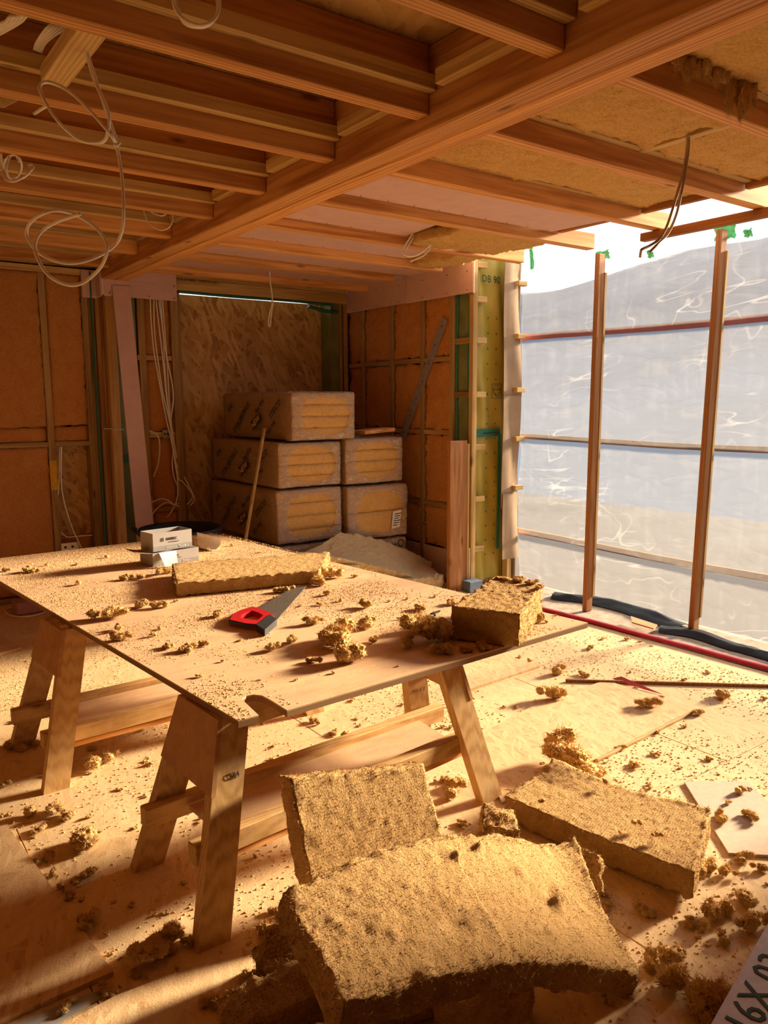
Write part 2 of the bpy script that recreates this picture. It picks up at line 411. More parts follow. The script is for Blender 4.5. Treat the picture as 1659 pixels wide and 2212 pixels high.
def fibre(name, a, b, c, bumps=1.0, fine=260):
    t = NT(name); v = t.coord(); n1 = t.noise(v, 9, 5, .7); n2 = t.noise(v, fine, 4, .75); n3 = t.noise(v, 70, 4, .7, .8)
    f = t.math('ADD', t.math('MULTIPLY', n1, .2), t.math('ADD', t.math('MULTIPLY', n2, .45), t.math('MULTIPLY', n3, .35)))
    col = t.ramp(f, [(.36, a), (.5, b), (.66, c)])
    n4 = t.noise(v, 140, 3, .6); h = t.math('ADD', t.math('MULTIPLY', n2, .5), t.math('ADD', t.math('MULTIPLY', n4, .9), t.math('MULTIPLY', n3, .6)))
    return t.finish(col, .95, t.bump(h, bumps, .0055), .05)
fibre('fibre', (.38, .215, .078), (.53, .325, .13), (.64, .425, .195))
fibre('fibre_tuft', (.60, .36, .13), (.76, .49, .20), (.88, .63, .31), .5, 300)
fibre('fibre_wall', (.40, .15, .035), (.58, .25, .065), (.70, .35, .12), .9, 180)
fibre('fibre_pack', (.46, .24, .07), (.62, .36, .12), (.74, .47, .19), .6, 150)
fibre('fibre_ceiling', (.42, .22, .06), (.64, .38, .13), (.78, .52, .22), .9, 120)
fibre('fibre_dust', (.48, .33, .17), (.62, .46, .25), (.74, .58, .36), .8, 200)
def plain(name, col, rough=.7, spec=.3, metal=0.0, var=.15, sc=30, bumps=0.0):
    t = NT(name); n = t.noise(t.coord(), sc, 4, .6); c = t.ramp(n, [(.3, tuple(x*(1-var) for x in col)), (.7, tuple(min(1, x*(1+var)) for x in col))])
    return t.finish(c, rough, t.bump(n, bumps, .004) if bumps else None, spec, metal)
plain('plasterboard', (.64, .42, .37), .85, .2, var=.06, sc=12)
plain('board_edge', (.70, .62, .50), .9); plain('screw', (.10, .06, .05), .5)
plain('cable', (.86, .80, .70), .45, .4, var=.05); plain('cable_dark', (.42, .33, .26), .5)
plain('red_strip', (.52, .015, .03), .45, .4, var=.2, sc=15, bumps=.3); plain('red_tape', (.60, .03, .04), .4, .4)
plain('black_sheet', (.012, .012, .013), .55, .3, var=.3, sc=12, bumps=.5); plain('black_rubber', (.016, .016, .018), .6, .3)
plain('ground_mortar', (.40, .33, .25), .9, .1, var=.3, sc=18, bumps=.4)
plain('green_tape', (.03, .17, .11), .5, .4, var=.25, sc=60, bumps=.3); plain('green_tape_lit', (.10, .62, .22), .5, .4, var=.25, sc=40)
plain('metal_strap', (.33, .29, .27), .5, .5, .35, var=.15); plain('galvanised', (.62, .60, .58), .35, .5, .8, var=.3, sc=80)
plain('box_board', (.40, .37, .34), .7, .2, var=.04); plain('box_white', (.78, .76, .72), .6); plain('box_grey', (.27, .26, .255), .6); plain('box_brown', (.36, .21, .10), .8)
plain('ink', (.03, .028, .028), .7); plain('ink_white', (.75, .74, .72), .7); plain('ink_green', (.035, .075, .03), .7); plain('ink_wood', (.10, .06, .03), .8)
plain('saw_red', (.44, .008, .012), .35, .5, var=.1); plain('saw_black', (.02, .02, .022), .5, .4); plain('film_band', (.62, .44, .29), .4, .5); plain('card', (.38, .275, .18), .9, .1, var=.1, sc=8)
plain('blue_box', (.10, .14, .22), .7); plain('yellow_paint', (.75, .42, .02), .6); plain('label_paper', (.78, .74, .68), .7); plain('red_wrap', (.42, .20, .22), .6)
plain('grey_membrane', (.36, .35, .33), .8, var=.2, sc=10, bumps=.3); plain('render_wall', (.34, .20, .10), .9); plain('red_rail', (.40, .06, .035), .6); plain('gypsum', (.52, .41, .31), .9, var=.08, sc=40)
plain('outside_earth', (.10, .10, .105), .95, .05, var=.25, sc=.4); plain('backdrop', (.125, .165, .225), .95, .05, var=.2, sc=.05)
t = NT('saw_steel'); n = t.noise(t.coord(), 300, 3, .7); c = t.ramp(n, [(.5, (.10, .095, .09)), (.66, (.52, .40, .25))]); t.finish(c, .45, None, .5, .6)
t = NT('membrane'); v = t.coord((1, 1, 1), rnd=False); n = t.noise(v, 4, 3); c = t.ramp(n, [(.3, (.42, .31, .035)), (.7, (.56, .43, .07))]); t.finish(c, .4, t.bump(n, .4, .03), .5)
t = NT('membrane_green'); n = t.noise(t.coord(), 6, 3); c = t.ramp(n, [(.3, (.13, .155, .05)), (.7, (.22, .25, .09))]); t.finish(c, .4, t.bump(n, .4, .03), .5)
# stretched shrink film on the packs: clear, milky and shiny where it creases
def filmmat(name, lo, hi, col, dcol):
    t = NT(name); v = t.coord((1.0, 1.0, 2.2)); n = t.noise(v, 13, 6, .68, 1.8); cr = t.ramp(n, [(.46, (lo, lo, lo)), (.60, (lo*.6+hi*.4,)*3), (.74, (hi, hi, hi))])
    bp = t.bump(n, 1.0, .03); d = t.n('BsdfPrincipled'); d.inputs['Base Color'].default_value = (*dcol, 1); d.inputs['Roughness'].default_value = .25; d.inputs['Specular IOR Level'].default_value = .8; t.l(bp, d.inputs['Normal'])
    tr = t.n('BsdfTransparent'); tr.inputs[0].default_value = (*col, 1); mx = t.n('MixShader'); t.l(cr, mx.inputs[0]); t.l(tr.outputs[0], mx.inputs[1]); t.l(d.outputs[0], mx.inputs[2]); t.l(mx.outputs[0], t.out.inputs[0])
filmmat('film', .30, .85, (.95, .9, .82), (.86, .77, .68)); filmmat('film_side', .55, .75, (.9, .8, .65), (.56, .35, .165))
# polythene sheeting
def poly(name, clear, milk, tint=(.96, .97, 1.0)):
    t = NT(name); v = t.coord((1, .55, 1.6), rnd=False); n = t.noise(v, 5, 5, .6, 1.3); v2 = t.coord((1, 3.2, .5), (.5, 0, 0), rnd=False); n2 = t.noise(v2, 4, 4, .55, .8)
    h = t.math('ADD', t.math('MULTIPLY', n, .7), t.math('MULTIPLY', n2, .5)); bp = t.bump(h, .55, .05)
    cre = t.ramp(h, [(.58, (0, 0, 0)), (.80, (1, 1, 1))])
    # thin stretched crease glints, painted as milkier lines in the sheet
    for scl, rt, amt in (((1, .30, 2.4), (.12, 0, 0), .5), ((1, .9, .9), (-.7, 0, 0), .4)):
        mr = t.n('Mapping'); mr.inputs['Rotation'].default_value = rt; tcn = t.n('TexCoord'); t.l(tcn.outputs['Object'], mr.inputs['Vector']); ms = t.n('Mapping'); ms.inputs['Scale'].default_value = scl; t.l(mr.outputs[0], ms.inputs['Vector'])
        nz_ = t.noise(ms.outputs[0], 3.0, 2, .45, .12); ln_ = t.ramp(t.math('ABSOLUTE', t.math('SUBTRACT', nz_, .5)), [(.0, (1, 1, 1)), (.012, (0, 0, 0))]); msk = t.ramp(t.noise(tcn.outputs['Object'], 1.7, 2), [(.48, (0, 0, 0)), (.62, (1, 1, 1))])
        cre = t.math('ADD', cre, t.math('MULTIPLY', t.math('MULTIPLY', ln_, msk), amt*7))
    tr = t.n('BsdfTransparent'); tr.inputs[0].default_value = (*tint, 1)
    tl = t.n('BsdfTranslucent'); tl.inputs[0].default_value = (.92, .94, .96, 1); t.l(bp, tl.inputs['Normal'])
    df = t.n('BsdfPrincipled'); df.inputs['Base Color'].default_value = (.80, .82, .84, 1); df.inputs['Roughness'].default_value = .28; df.inputs['Specular IOR Level'].default_value = .6; t.l(bp, df.inputs['Normal'])
    m1 = t.n('MixShader'); m1.inputs[0].default_value = .45; t.l(tl.outputs[0], m1.inputs[1]); t.l(df.outputs[0], m1.inputs[2])
    m2 = t.n('MixShader'); t.l(t.math('ADD', t.math('MULTIPLY', cre, milk), 1-clear, clamp=True), m2.inputs[0]); t.l(tr.outputs[0], m2.inputs[1]); t.l(m1.outputs[0], m2.inputs[2]); t.l(m2.outputs[0], t.out.inputs[0])
poly('poly_milky', .935, .022, (.60, .63, .67)); poly('poly_clear', .97, .06, (.94, .95, .96))
# ================================================================== STRUCTURE
X0, X1, Y0, Y1 = -3.2, 4.02, -2.6, 6.10        # inside of the room
# ---- floor: subfloor + OSB boards
floor = box('floor', (X0-.2, Y0-.2, -.20), (4.40, 6.5, -.022), 'osb_floor', None, .004); tag(floor, 'dusty strand board floor strewn with sawdust', 'floor', kind='structure')
ys = [Y0, -.81, .39, 1.59, 2.787, 3.987, 5.187, 6.30]
for r in range(len(ys)-1):
    xs = [4.02]; off = 1.15 if r % 2 else 2.35; x = 4.02-off
    while x > X0+.3: xs.append(x); x -= 2.44
    xs.append(X0); xs = xs[::-1]
    for a, b in zip(xs[:-1], xs[1:]):
        box('floor_board', (a+.0015, ys[r]+.0015, -.022), (b-.0015, ys[r+1]-.0015, 0), 'osb_floor', floor, .0015)
box('threshold', (4.02, Y0, -.022), (4.56, 6.3, -.003), 'ground_mortar', floor, .003)
# ---- ceiling
ceil = thing('ceiling', 'open timber joist ceiling with deck above', 'ceiling', (0, 0, 2.42), kind='structure')
box('deck', (X0-.2, Y0-.2, 2.645), (3.86, 6.5, 2.675), 'deck', ceil); box('deck', (3.862, 4.63, 2.645), (4.22, 6.5, 2.675), 'deck', ceil)
BX0, BX1 = 1.776, 1.974
box('main_beam', (BX0, Y0, 2.372), (BX0+.100, 6.06, 2.645), 'fir_Y', ceil, .005)
box('main_beam', (BX0+.110, Y0, 2.372), (BX1, 6.06, 2.645), 'fir_Y', ceil, .005)
jf = [.97*(1.69+.6145*k) for k in range(-6, 8)]
jend = {0: 4.05, 1: 4.05, 2: 4.06, 3: 4.12, 4: 4.10, 5: 3.86, 6: 3.85}
for k, yf in zip(range(-6, 8), jf):
    yn = yf-.064
    if yn < Y0 or yf > 6.05: continue
    box('joist', (X0-.1, yn, 2.42), (BX0-.001, yf, 2.645), 'fir_X', ceil, .004)
    xe = jend.get(k, 4.05)
    box('joist', (BX1+.001, yn, 2.42), (xe, yf, 2.645 if xe < 3.87 and k < 2 else (2.56 if k < 2 else 2.515)), 'fir_X', ceil, .004)
    box('ledger_batten', (X0-.1, yn-.040, 2.488), (BX0-.002, yn-.001, 2.538), 'pine_X', ceil, .003)
    if k < 3: box('ledger_batten', (BX1+.002, yn-.036, 2.505), (3.80, yn-.001, 2.545), 'pine_X', ceil, .003)
    yb = yf+.001; ye = yn+.596-.064-.042
    if ye < 6.0: box('end_batten', (BX0-.041, yb, 2.488), (BX0-.001, ye+.03, 2.538), 'pine_Y', ceil, .003)
    if k >= -1 and k <= 4: box('trimmer', (3.765, yf+.002, 2.478), (3.800, yf+.53, 2.530), 'post_Y', ceil, .003)
# bays to the right of the beam: insulation or pink board above the battens
def bay(k): return .97*(1.69+.6145*k)+.004, .97*(1.69+.6145*(k+1))-.064-.004
def cbatt(xa, xb, k, seed, z=2.580, sag=.02):
    a, b = bay(k)
    batt('insulation_batt', [(xa, b-.03, z), (xb, b-.03, z), (xb, a, z), (xa, a, z)], -.07, 'fibre_ceiling', ceil, cell=.016, amp=.010, edge=.018, hair=1500, hl=.025, seed=seed,
         warp=lambda u, v: np.stack([u*0, u*0, -sag*np.sin(u*np.pi)*np.sin(v*np.pi) - .05*np.clip(fbm(np.stack([u*9, v*4, u*0+seed], 1), 3, seed)-.52, 0, 1)], 1))
cbatt(2.0, 3.77, -2, 3); cbatt(2.0, 3.77, -1, 4); cbatt(2.0, 2.915, 0, 5); cbatt(2.965, 3.77, 0, 6); cbatt(2.0, 3.77, 1, 7); cbatt(3.06, 3.77, 3, 8, 2.50); cbatt(3.55, 3.80, 4, 9, 2.50); box('closing_board', (2.0, bay(2)[0], 2.60), (3.86, 6.08, 2.63), 'deck', ceil)
box('cross_batten', (2.918, bay(0)[0], 2.50), (2.962, bay(0)[1], 2.545), 'pine_Y', ceil)
def pinkc(k, xa, xb, skew=0.0):
    a, b = bay(k); V, F = prism([(xa, a), (xb, a), (xb-skew, b), (xa, b)], 2.476, 2.489); o = obj('plasterboard', V, F, 'plasterboard', ceil)
    for x in np.arange(xa+.12, xb-.05, .17):
        for y in (a+.02, b-.02):
            V, F = lathe([(0.0001, 0), (.0035, 0), (.0035, .003)], 6); obj('screw', V*[1, 1, 1]+[x, y, 2.4735], F, 'screw', o)
    return o
pinkc(2, 2.0, 3.755, .05); pinkc(3, 2.0, 2.99, -.06); pinkc(4, 2.0, 3.50); pinkc(5, 2.0, 4.004)
V, F = prism([(2.0, bay(6)[0]), (4.004, bay(6)[0]), (4.004, 6.08), (2.0, 6.08)], 2.476, 2.489); obj('plasterboard', V, F, 'plasterboard', ceil)
# noggin with a hole for the cable, between two joists
box('noggin', (.655, bay(0)[1]+.071, 2.452), (.735, bay(1)[1]-.042, 2.50), 'pine_Y', ceil)
# tufts of insulation hanging out of the bay
# ---- outer shell out of view
wl = box('wall_left', (X0-.15, Y0-.15, 0), (X0, 6.5, 2.66), 'render_wall'); tag(wl, 'brown insulated wall closing the far end of the room', 'wall', kind='structure')
wf = box('wall_front', (X0, Y0-.15, 0), (4.4, Y0, 2.66), 'render_wall'); tag(wf, 'brown insulated wall behind the camera', 'wall', kind='structure')
wn = box('wall_right', (4.30, Y0, 0), (4.55, .92, 3.2), 'render_wall'); tag(wn, 'brown wall at the near end of the polythene screen', 'wall', kind='structure')
# ---- back wall
wb = thing('wall_back', 'timber stud wall filled with brown fibre insulation', 'wall', (2.0, 6.2, 0), kind='structure')
YB = 6.10
box('sheathing', (X0, 6.245, 0), (2.40, 6.27, 2.66), 'osb_wall', wb)
def xb(x, y=850, Y=YB): return at_y(x, y, Y)[0]
def bstud(xa, xbb, z0=.04, z1=2.43, mt='stud_Z', name='stud', dy=0.0, dep=.14): return box(name, (xa, YB+dy, z0), (xbb, YB+dy+dep, z1), mt, wb)
box('bottom_plate', (X0, YB, 0), (2.40, YB+.14, .042), 'stud_X', wb)
box('top_plate', (X0, YB-.004, 2.40), (1.72, YB+.14, 2.445), 'pine_X', wb); box('top_plate', (X0, YB+.01, 2.455), (2.4, YB+.14, 2.50), 'stud_X', wb)
box('top_plate', (X0, YB+.02, 2.52), (3.9, YB+.14, 2.645), 'stud_X', wb)
s1 = bstud(1.360, 1.408)
box('painted_mark', (1.359, YB-.0015, .82), (1.409, YB+.001, 1.04), 'yellow_paint', s1, .0003)
bstud(1.656, 1.70); bstud(.78, .826); bstud(.18, .226); bstud(-.42, -.374); bstud(-1.02, -.974)
bstud(1.75, 1.778, dy=-.01); bstud(1.815, 1.885, dy=-.06, dep=.10, mt='horse_Z', z0=0, z1=2.36)
V, F = tube([(1.722, YB-.012, 2.43), (1.721, YB-.016, 1.6), (1.725, YB-.012, .8), (1.722, YB-.014, .05)], .017, 10, 8, .5); obj('green_tape', V, F, 'green_tape', wb)
box('corner_void', (1.70, YB+.02, .04), (1.75, YB+.14, 2.43), 'fir_Z', wb); box('corner_void', (1.778, YB+.03, .04), (1.815, YB+.14, 2.43), 'fir_Z', wb)
V, F = slabquad([(1.885, YB+.02, 2.36), (1.885, YB+.02, .04), (2.06, YB+.02, .04), (2.06, YB+.02, 2.36)], .004); obj('membrane', V, F, 'membrane_green', wb)
box('green_tape', (1.89, YB+.008, 1.00), (2.05, YB+.019, 1.06), 'green_tape', wb, .002)
bstud(2.072, 2.128); bstud(2.335, 2.395, dy=-.01)
# insulation panels of the back wall
def bpan(xa, xbb, z0, z1, seed, dy=.018, mt='fibre_wall', amp=.010):
    batt('insulation_panel', [(xa+.003, YB+dy, z0), (xbb-.003, YB+dy, z0), (xbb-.003, YB+dy, z1), (xa+.003, YB+dy, z1)], .10, mt, wb, cell=.026, amp=amp, edge=.018, hair=500, hl=.018, seed=seed)
bpan(1.408, 1.656, 1.300, 2.40, 21, .008); bpan(1.408, 1.656, 1.175, 1.290, 22, .022); bpan(.826, 1.36, 1.29, 2.40, 23, .006); bpan(.826, 1.36, 1.175, 1.285, 24, .025)
bpan(.826, 1.36, .05, 1.140, 25, .01); bpan(.226, .78, .05, 1.14, 26); bpan(.226, .78, 1.18, 2.4, 27); bpan(-.374, .18, .05, 2.4, 28); bpan(-.974, -.42, .05, 2.4, 29)
box('noggin', (.826, YB+.002, 1.142), (1.36, YB+.05, 1.178), 'stud_X', wb); box('noggin', (1.408, YB+.002, 1.142), (1.656, YB+.05, 1.178), 'stud_X', wb)
box('osb_panel', (1.408, YB+.10, .05), (1.656, YB+.112, 1.14), 'osb_wall', wb)
bpan(1.42, 1.64, .05, .45, 30, .07)
bpan(2.128, 2.335, 1.835, 2.36, 31, .02); bpan(2.128, 2.335, 1.235, 1.79, 32, .02); bpan(2.128, 2.335, .62, 1.18, 33, .03); bpan(2.128, 2.335, .05, .58, 34, .03)
box('noggin', (2.06, YB+.004, 1.795), (2.335, YB+.05, 1.835), 'fir_X', wb); box('noggin', (2.06, YB+.004, 1.185), (2.335, YB+.05, 1.230), 'pine_X', wb); box('noggin', (2.06, YB+.004, .585), (2.335, YB+.05, .62), 'fir_X', wb)
# boarded window opening: OSB set back behind jambs and header
YO = 6.285
V, F = slabquad([(2.395, YO, 2.345), (2.395, YO, 0), (3.90, YO, 0), (3.90, YO, 2.42), (3.74, YO, 2.42), (3.72, YO, 2.350)], .018, (0, -1, 0)); obj('osb_panel', V+[0, 0, 0], F, 'osb_wall', wb)
box('jamb', (3.845, YB+.01, 0), (3.93, YO-.002, 2.36), 'membrane_green', wb); box('stud', (3.93, YB, 0), (3.962, YB+.14, 2.36), 'stud_Z', wb); box('stud', (3.972, YB-.01, 0), (4.016, YB+.14, 2.36), 'stud_Z', wb)
box('sheathing', (3.90, 6.29, 0), (4.20, 6.31, 2.66), 'osb_wall', wb); box('jamb', (2.395, YB+.03, 0), (2.43, YO-.002, 2.36), 'stud_Z', wb)
box('header', (2.37, 6.045, 2.345), (3.985, 6.10, 2.432), 'pine_X', wb); hd = box('header', (2.37, 6.05, 2.434), (3.98, 6.10, 2.515), 'pine_X', wb)
lettering('C16 EN14081-1:2005+A1:2011', .028, (2.56, 6.0435, 2.425), (1, 0, 0), (0, 0, 1), 'ink_wood', wb, 0, .01)
V, F = tube([(2.40, 6.085, 2.338), (2.9, 6.09, 2.335), (3.4, 6.085, 2.338), (3.86, 6.09, 2.330)], .020, 10, 8, .6); obj('green_tape', V, F, 'green_tape', wb)
V, F = tube([(3.60, 6.09, 2.305), (3.75, 6.085, 2.275), (3.90, 6.09, 2.27)], .030, 10, 8, .5); obj('green_tape', V, F, 'green_tape', wb)
# pink plasterboard box around the beam end
pb = box('plasterboard', (1.79, 5.985, 2.250), (2.352, 5.998, 2.372), 'plasterboard', wb, .002); box('plasterboard', (1.976, 5.985, 2.372), (2.352, 5.998, 2.53), 'plasterboard', wb, .002)
box('plasterboard', (1.765, 5.985, 2.245), (1.778, 6.09, 2.44), 'plasterboard', wb, .002); box('plasterboard', (1.66, 6.078, 2.24), (1.765, 6.09, 2.44), 'plasterboard', wb, .002); box('board_edge', (1.778, 5.984, 2.26), (1.790, 5.999, 2.46), 'board_edge', wb, .002)
for (x, z) in ((1.83, 2.275), (2.13, 2.27), (2.33, 2.27), (2.33, 2.36), (2.33, 2.47)):
    V, F = lathe([(0.0001, 0), (.005, 0), (.005, .004)], 8); V = V[:, [0, 2, 1]]*[1, -1, 1]; obj('screw', V+[x, 5.985, z], F, 'screw', pb)
# ---- wing wall on the right, with studs facing the room
ww = thing('wall_wing', 'short stud wall with brown insulation and yellow membrane end', 'wall', (4.1, 5.2, 0), kind='structure')
XW = 4.02
box('sheathing', (4.165, 4.62, 0), (4.185, 6.3, 2.66), 'osb_wall', ww)
wst = [5.865, 5.427, 5.006, 4.642]
for y in wst: box('stud', (XW, y-.023, 0.0), (XW+.14, y+.023, 2.52), 'stud_Z', ww)
edges = [6.09, 5.888, 5.842, 5.45, 5.404, 5.029, 4.983, 4.665]
wz = [(.285, .610), (.645, 1.195), (1.235, 1.770), (1.815, 2.50)]
for i in range(4):
    ya, yb_ = edges[2*i], edges[2*i+1]
    for j, (z0, z1) in enumerate(wz):
        sd_ = 60+i*7+j
        batt('insulation_panel', [(XW+.016, ya-.006, z0), (XW+.016, yb_+.006, z0), (XW+.016, yb_+.006, z1), (XW+.016, ya-.006, z1)], .10, 'fibre_wall', ww, cell=.026, amp=.022, edge=.04, hair=700, hl=.02, seed=sd_)
    for z in (1.792, 1.215, .628): box('noggin', (XW+.004, yb_, z-.019), (XW+.05, ya, z+.019), 'stud_Y', ww)
    box('base_board', (XW+.002, yb_+.002, .02), (XW+.014, ya-.002, .275), 'plasterboard', ww, .002)
box('bottom_plate', (XW-.004, 4.62, 0), (XW+.14, 6.09, .04), 'stud_Y', ww)
p0, p1 = at_x(961, 688, XW-.003), at_x(868, 948, XW-.003); strap = bar('metal_strap', p0, p1, .075, .002, 'metal_strap', ww, (1, 0, 0), .0005)
for s in np.linspace(.06, .94, 7):
    c = p0+(p1-p0)*s; Vt, Ft = lathe([(0.0001, 0), (.006, 0), (.006, .003)], 8); Vt = np.stack([-Vt[:, 2], Vt[:, 0], Vt[:, 1]], 1); obj('nail_hole', Vt+c-[.0012, 0, 0], Ft, 'screw', strap)
# pink soffit board band along the wing wall
sof = box('plasterboard', (XW-.014, 4.39, 2.262), (XW-.002, 5.20, 2.535), 'plasterboard', ww, .002); sof2 = box('plasterboard', (XW-.014, 5.205, 2.268), (XW-.002, 6.09, 2.535), 'plasterboard', ww, .002)
for y in (4.45, 4.68, 4.98, 5.30, 5.62, 5.95):
    for z in (2.285, 2.42, 2.515):
        V, F = lathe([(0.0001, 0), (.0045, 0), (.0045, .003)], 6); V = np.stack([-V[:, 2], V[:, 0], V[:, 1]], 1); obj('screw', V+[XW-.014, y, z], F, 'screw', sof if y < 5.2 else sof2)
# reveal: yellow membrane, tape, battens and ladder blocks
YE = 4.44
box('sheathing', (4.06, 4.50, 0), (4.47, 4.62, 2.75), 'osb_wall', ww); box('head_plate', (3.86, 4.46, 2.56), (4.42, 4.62, 2.75), 'stud_X', ww)
n1, n2 = 16, 60; V, F = [], []
for j in range(n2+1):
    for i in range(n1+1):
        x = 4.085+.345*i/n1; z = .04+2.56*j/n2; V.append((x, YE+.026+.011*math.sin(x*34+.8*math.sin(z*3.1)+z*.7)+.006*math.sin(z*9+x*40), z))
for j in range(n2):
    for i in range(n1): a = j*(n1+1)+i; F.append([a, a+1, a+n1+2, a+n1+1])
mem = obj('membrane', V, F, 'membrane', ww, True)
lettering('DB 90', .075, at_y(1061, 604, YE-.002), (1, 0, 0), (0, 0, 1), 'ink_green', ww, 0, .006)
def shield(c, w):
    h = w*.55
    for a, b in (((-1, 1), (1, 1)), ((1, 1), (1, -1)), ((1, -1), (-1, -1)), ((-1, -1), (-1, 1)), ((-.7, .6), (-.7, -.2)), ((-.7, -.2), (0, -.8)), ((0, -.8), (.7, -.2)), ((.7, -.2), (.7, .6)), ((-.5, .75), (.5, .75))):
        p = np.array([c[0]+a[0]*w/2, c[1], c[2]+a[1]*h]); q = np.array([c[0]+b[0]*w/2, c[1], c[2]+b[1]*h]); bar('print_line', p, q, .004, .002, 'ink_green', ww, (0, 1, 0), .0003)
    lettering('Ampack', w*.26, (c[0], c[1]-.002, c[2]+.2*h), (1, 0, 0), (0, 0, 1), 'ink_green', ww, math.pi, 0)
shield(at_y(1073, 845, YE-.002), .10)
crosses = [(x, z) for z in np.arange(.25, 2.2, .115) for x in (4.215, 4.305)]
for x, z in crosses:
    V, F = join([(cbv((x, YE-.001, z), (.022, .002, .0035)), CBF), (cbv((x, YE-.001, z), (.0035, .002, .022)), CBF)]); obj('print_cross', V, F, 'ink_green', ww)
box('green_tape', (4.09, YE+.001, 1.185), (4.36, YE+.007, 1.245), 'green_tape', ww, .002); box('green_tape', (4.345, YE+.0, .28), (4.372, YE+.01, 1.2), 'green_tape', ww, .003)
lettering('Ampacoll  Ampacoll', .022, (4.27, YE-.001, 1.215), (1, 0, 0), (0, 0, 1), 'ink', ww, 0, 0)
box('batten', (4.022, 4.395, 0), (4.068, 4.44, 2.262), 'pine_Z', ww); box('board_edge', (4.008, 4.380, 2.255), (4.020, 4.392, 2.53), 'board_edge', ww, .002)
box('batten', (4.022, 4.395, 2.262), (4.068, 4.44, 2.54), 'pine_Z', ww)
for z in (2.47, 2.218, 1.918, 1.511, 1.111, .706, .312): box('ladder_block', (4.070, 4.400, z-.022), (4.17, 4.436, z+.022), 'pine_X', ww)
for z in (1.918, 1.511): box('ladder_block', (4.03, 4.44, z-.022), (4.07, 4.62, z+.022), 'stud_Y', ww)
V, F = slabquad([(XW+.034, 4.62, 2.26), (XW+.034, 4.62, .6), (XW+.034, 4.445, .6), (XW+.034, 4.445, 2.26)], .004, (-1, 0, 0)); obj('membrane', V, F, 'membrane_green', ww)
for y in (4.455, 4.60): V, F = tube([(XW+.026, y, 2.26), (XW+.022, y+.006, 1.7), (XW+.026, y-.004, 1.0)], .014, 10, 6, .5); obj('green_tape', V, F, 'green_tape', ww)
box('wide_plank', (3.815, 4.405, .0), (3.985, 4.445, 1.165), 'post_Z', ww, .004); box('plank_edge', (3.986, 4.40, 0), (4.006, 4.446, 1.14), 'pine_Z', ww, .003); box('plank_edge', (4.008, 4.40, .05), (4.02, 4.42, .33), 'board_edge', ww, .002)
# protective card strips on the outer corner
for i, (x0_, x1_, z0, z1, dy) in enumerate(((4.295, 4.478, 1.49, 2.50, .0), (4.285, 4.462, .62, 1.50, -.012), (4.29, 4.466, .215, .74, -.024))):
    V, F = [], []
    for j in range(13):
        z = z0+(z1-z0)*j/12
        for k in range(5): x = x0_+(x1_-x0_)*k/4+.006*math.sin(z*5+i); V.append((x, 4.345+dy+.014*math.sin(k*1.3+z*4)*k/4, z))
    for j in range(12):
        for k in range(4): a = j*5+k; F.append([a, a+1, a+6, a+5])
    n = len(V); V = np.array(V); V2 = np.concatenate([V, V+[0, .004, 0]]); F2 = F+[[b+n for b in f[::-1]] for f in F]
    obj('card_strip', V2, F2, 'card', ww, True)
box('corner_lining', (4.462, 4.352, .0), (4.474, 4.62, 2.75), 'card', ww); box('corner_stud', (4.385, 4.36, -.0), (4.43, 4.42, .26), 'pine_Z', ww)
# ---- outside: earth and an added slope to darken the view through the sheeting
og = box('ground', (4.56, -40, -.45), (160, 90, -.25), 'outside_earth'); tag(og, 'bare grey earth beyond the polythene screen', 'ground', kind='structure')
hv, hf = [], []
for i in range(41):
    y = -60+4.5*i; h = 15+9*fbm(np.array([[i*.12, 0, 3.]]), 3, 5)[0]
    hv += [(9, y, -.45), (30, y, .9+.06*h), (64, y, .5*h), (95, y, h), (140, y, h+4), (150, y, -1)]
for i in range(40):
    for k in range(5): a = i*6+k; hf.append([a, a+6, a+7, a+1])
hl_ = obj('backdrop_slope', hv, hf, 'backdrop', None, True); tag(hl_, 'added blue grey slope darkening the view behind the polythene', 'backdrop', kind='structure')
# ================================================================== POLYTHENE SCREEN
XP = 4.50
def sheet(name, label, ztop, zbot, mt, xoff, ny=90, nz=90, ya=.95, yb=4.36, seed=1, anchors=()):
    V, F = [], []; Y = np.linspace(ya, yb, ny+1)
    for j in range(nz+1):
        t = j/nz; zz = np.array([zbot(y)+(ztop(y)-zbot(y))*t for y in Y])
        q = np.stack([Y*1.1, zz*2.2, Y*0+seed], 1); d = (fbm(q*1.3, 3, seed)-.5)*.05
        q2 = np.stack([Y*7+zz*2, zz*1.2, Y*0+seed+4], 1); d = d + (fbm(q2, 2, seed+2)-.5)*.018
        for (ay, az, ln, amp) in anchors:      # creases fanning out from a fixing
            dy, dz = Y-ay, zz-az; r = np.sqrt(dy*dy+dz*dz)+1e-4; an = np.arctan2(dz, dy)
            d = d + amp*np.sin(an*17+3*np.sin(an*3))*np.exp(-r/ln)*np.clip(r/.08, 0, 1)
        d = d*np.clip((zz-zbot(0))/.1, .3, 1)
        bot = np.clip(1-(zz-0)/.22, 0, 1); d = d + bot**2*.05*(fbm(np.stack([Y*5, Y*0, Y*0+seed], 1), 2, seed)-.2)
        for y, z, dd in zip(Y, zz, d): V.append((XP+xoff+dd-.02*math.sin(min(1, max(0, z/2.2))*math.pi*3)**2*0, y, z))
    for j in range(nz):
        for i in range(ny): a = j*(ny+1)+i; F.append([a, a+1, a+ny+2, a+ny+1])
    o = obj(name, V, F, mt, None, True); return tag(o, label, 'plastic sheet')
tops = [at_x(*p, XP) for p in ((1659, 470), (1560, 488), (1490, 505), (1400, 533), (1300, 565), (1200, 592), (1130, 605))]
tY = np.array([p[1] for p in tops]); tZ = np.array([p[2] for p in tops])
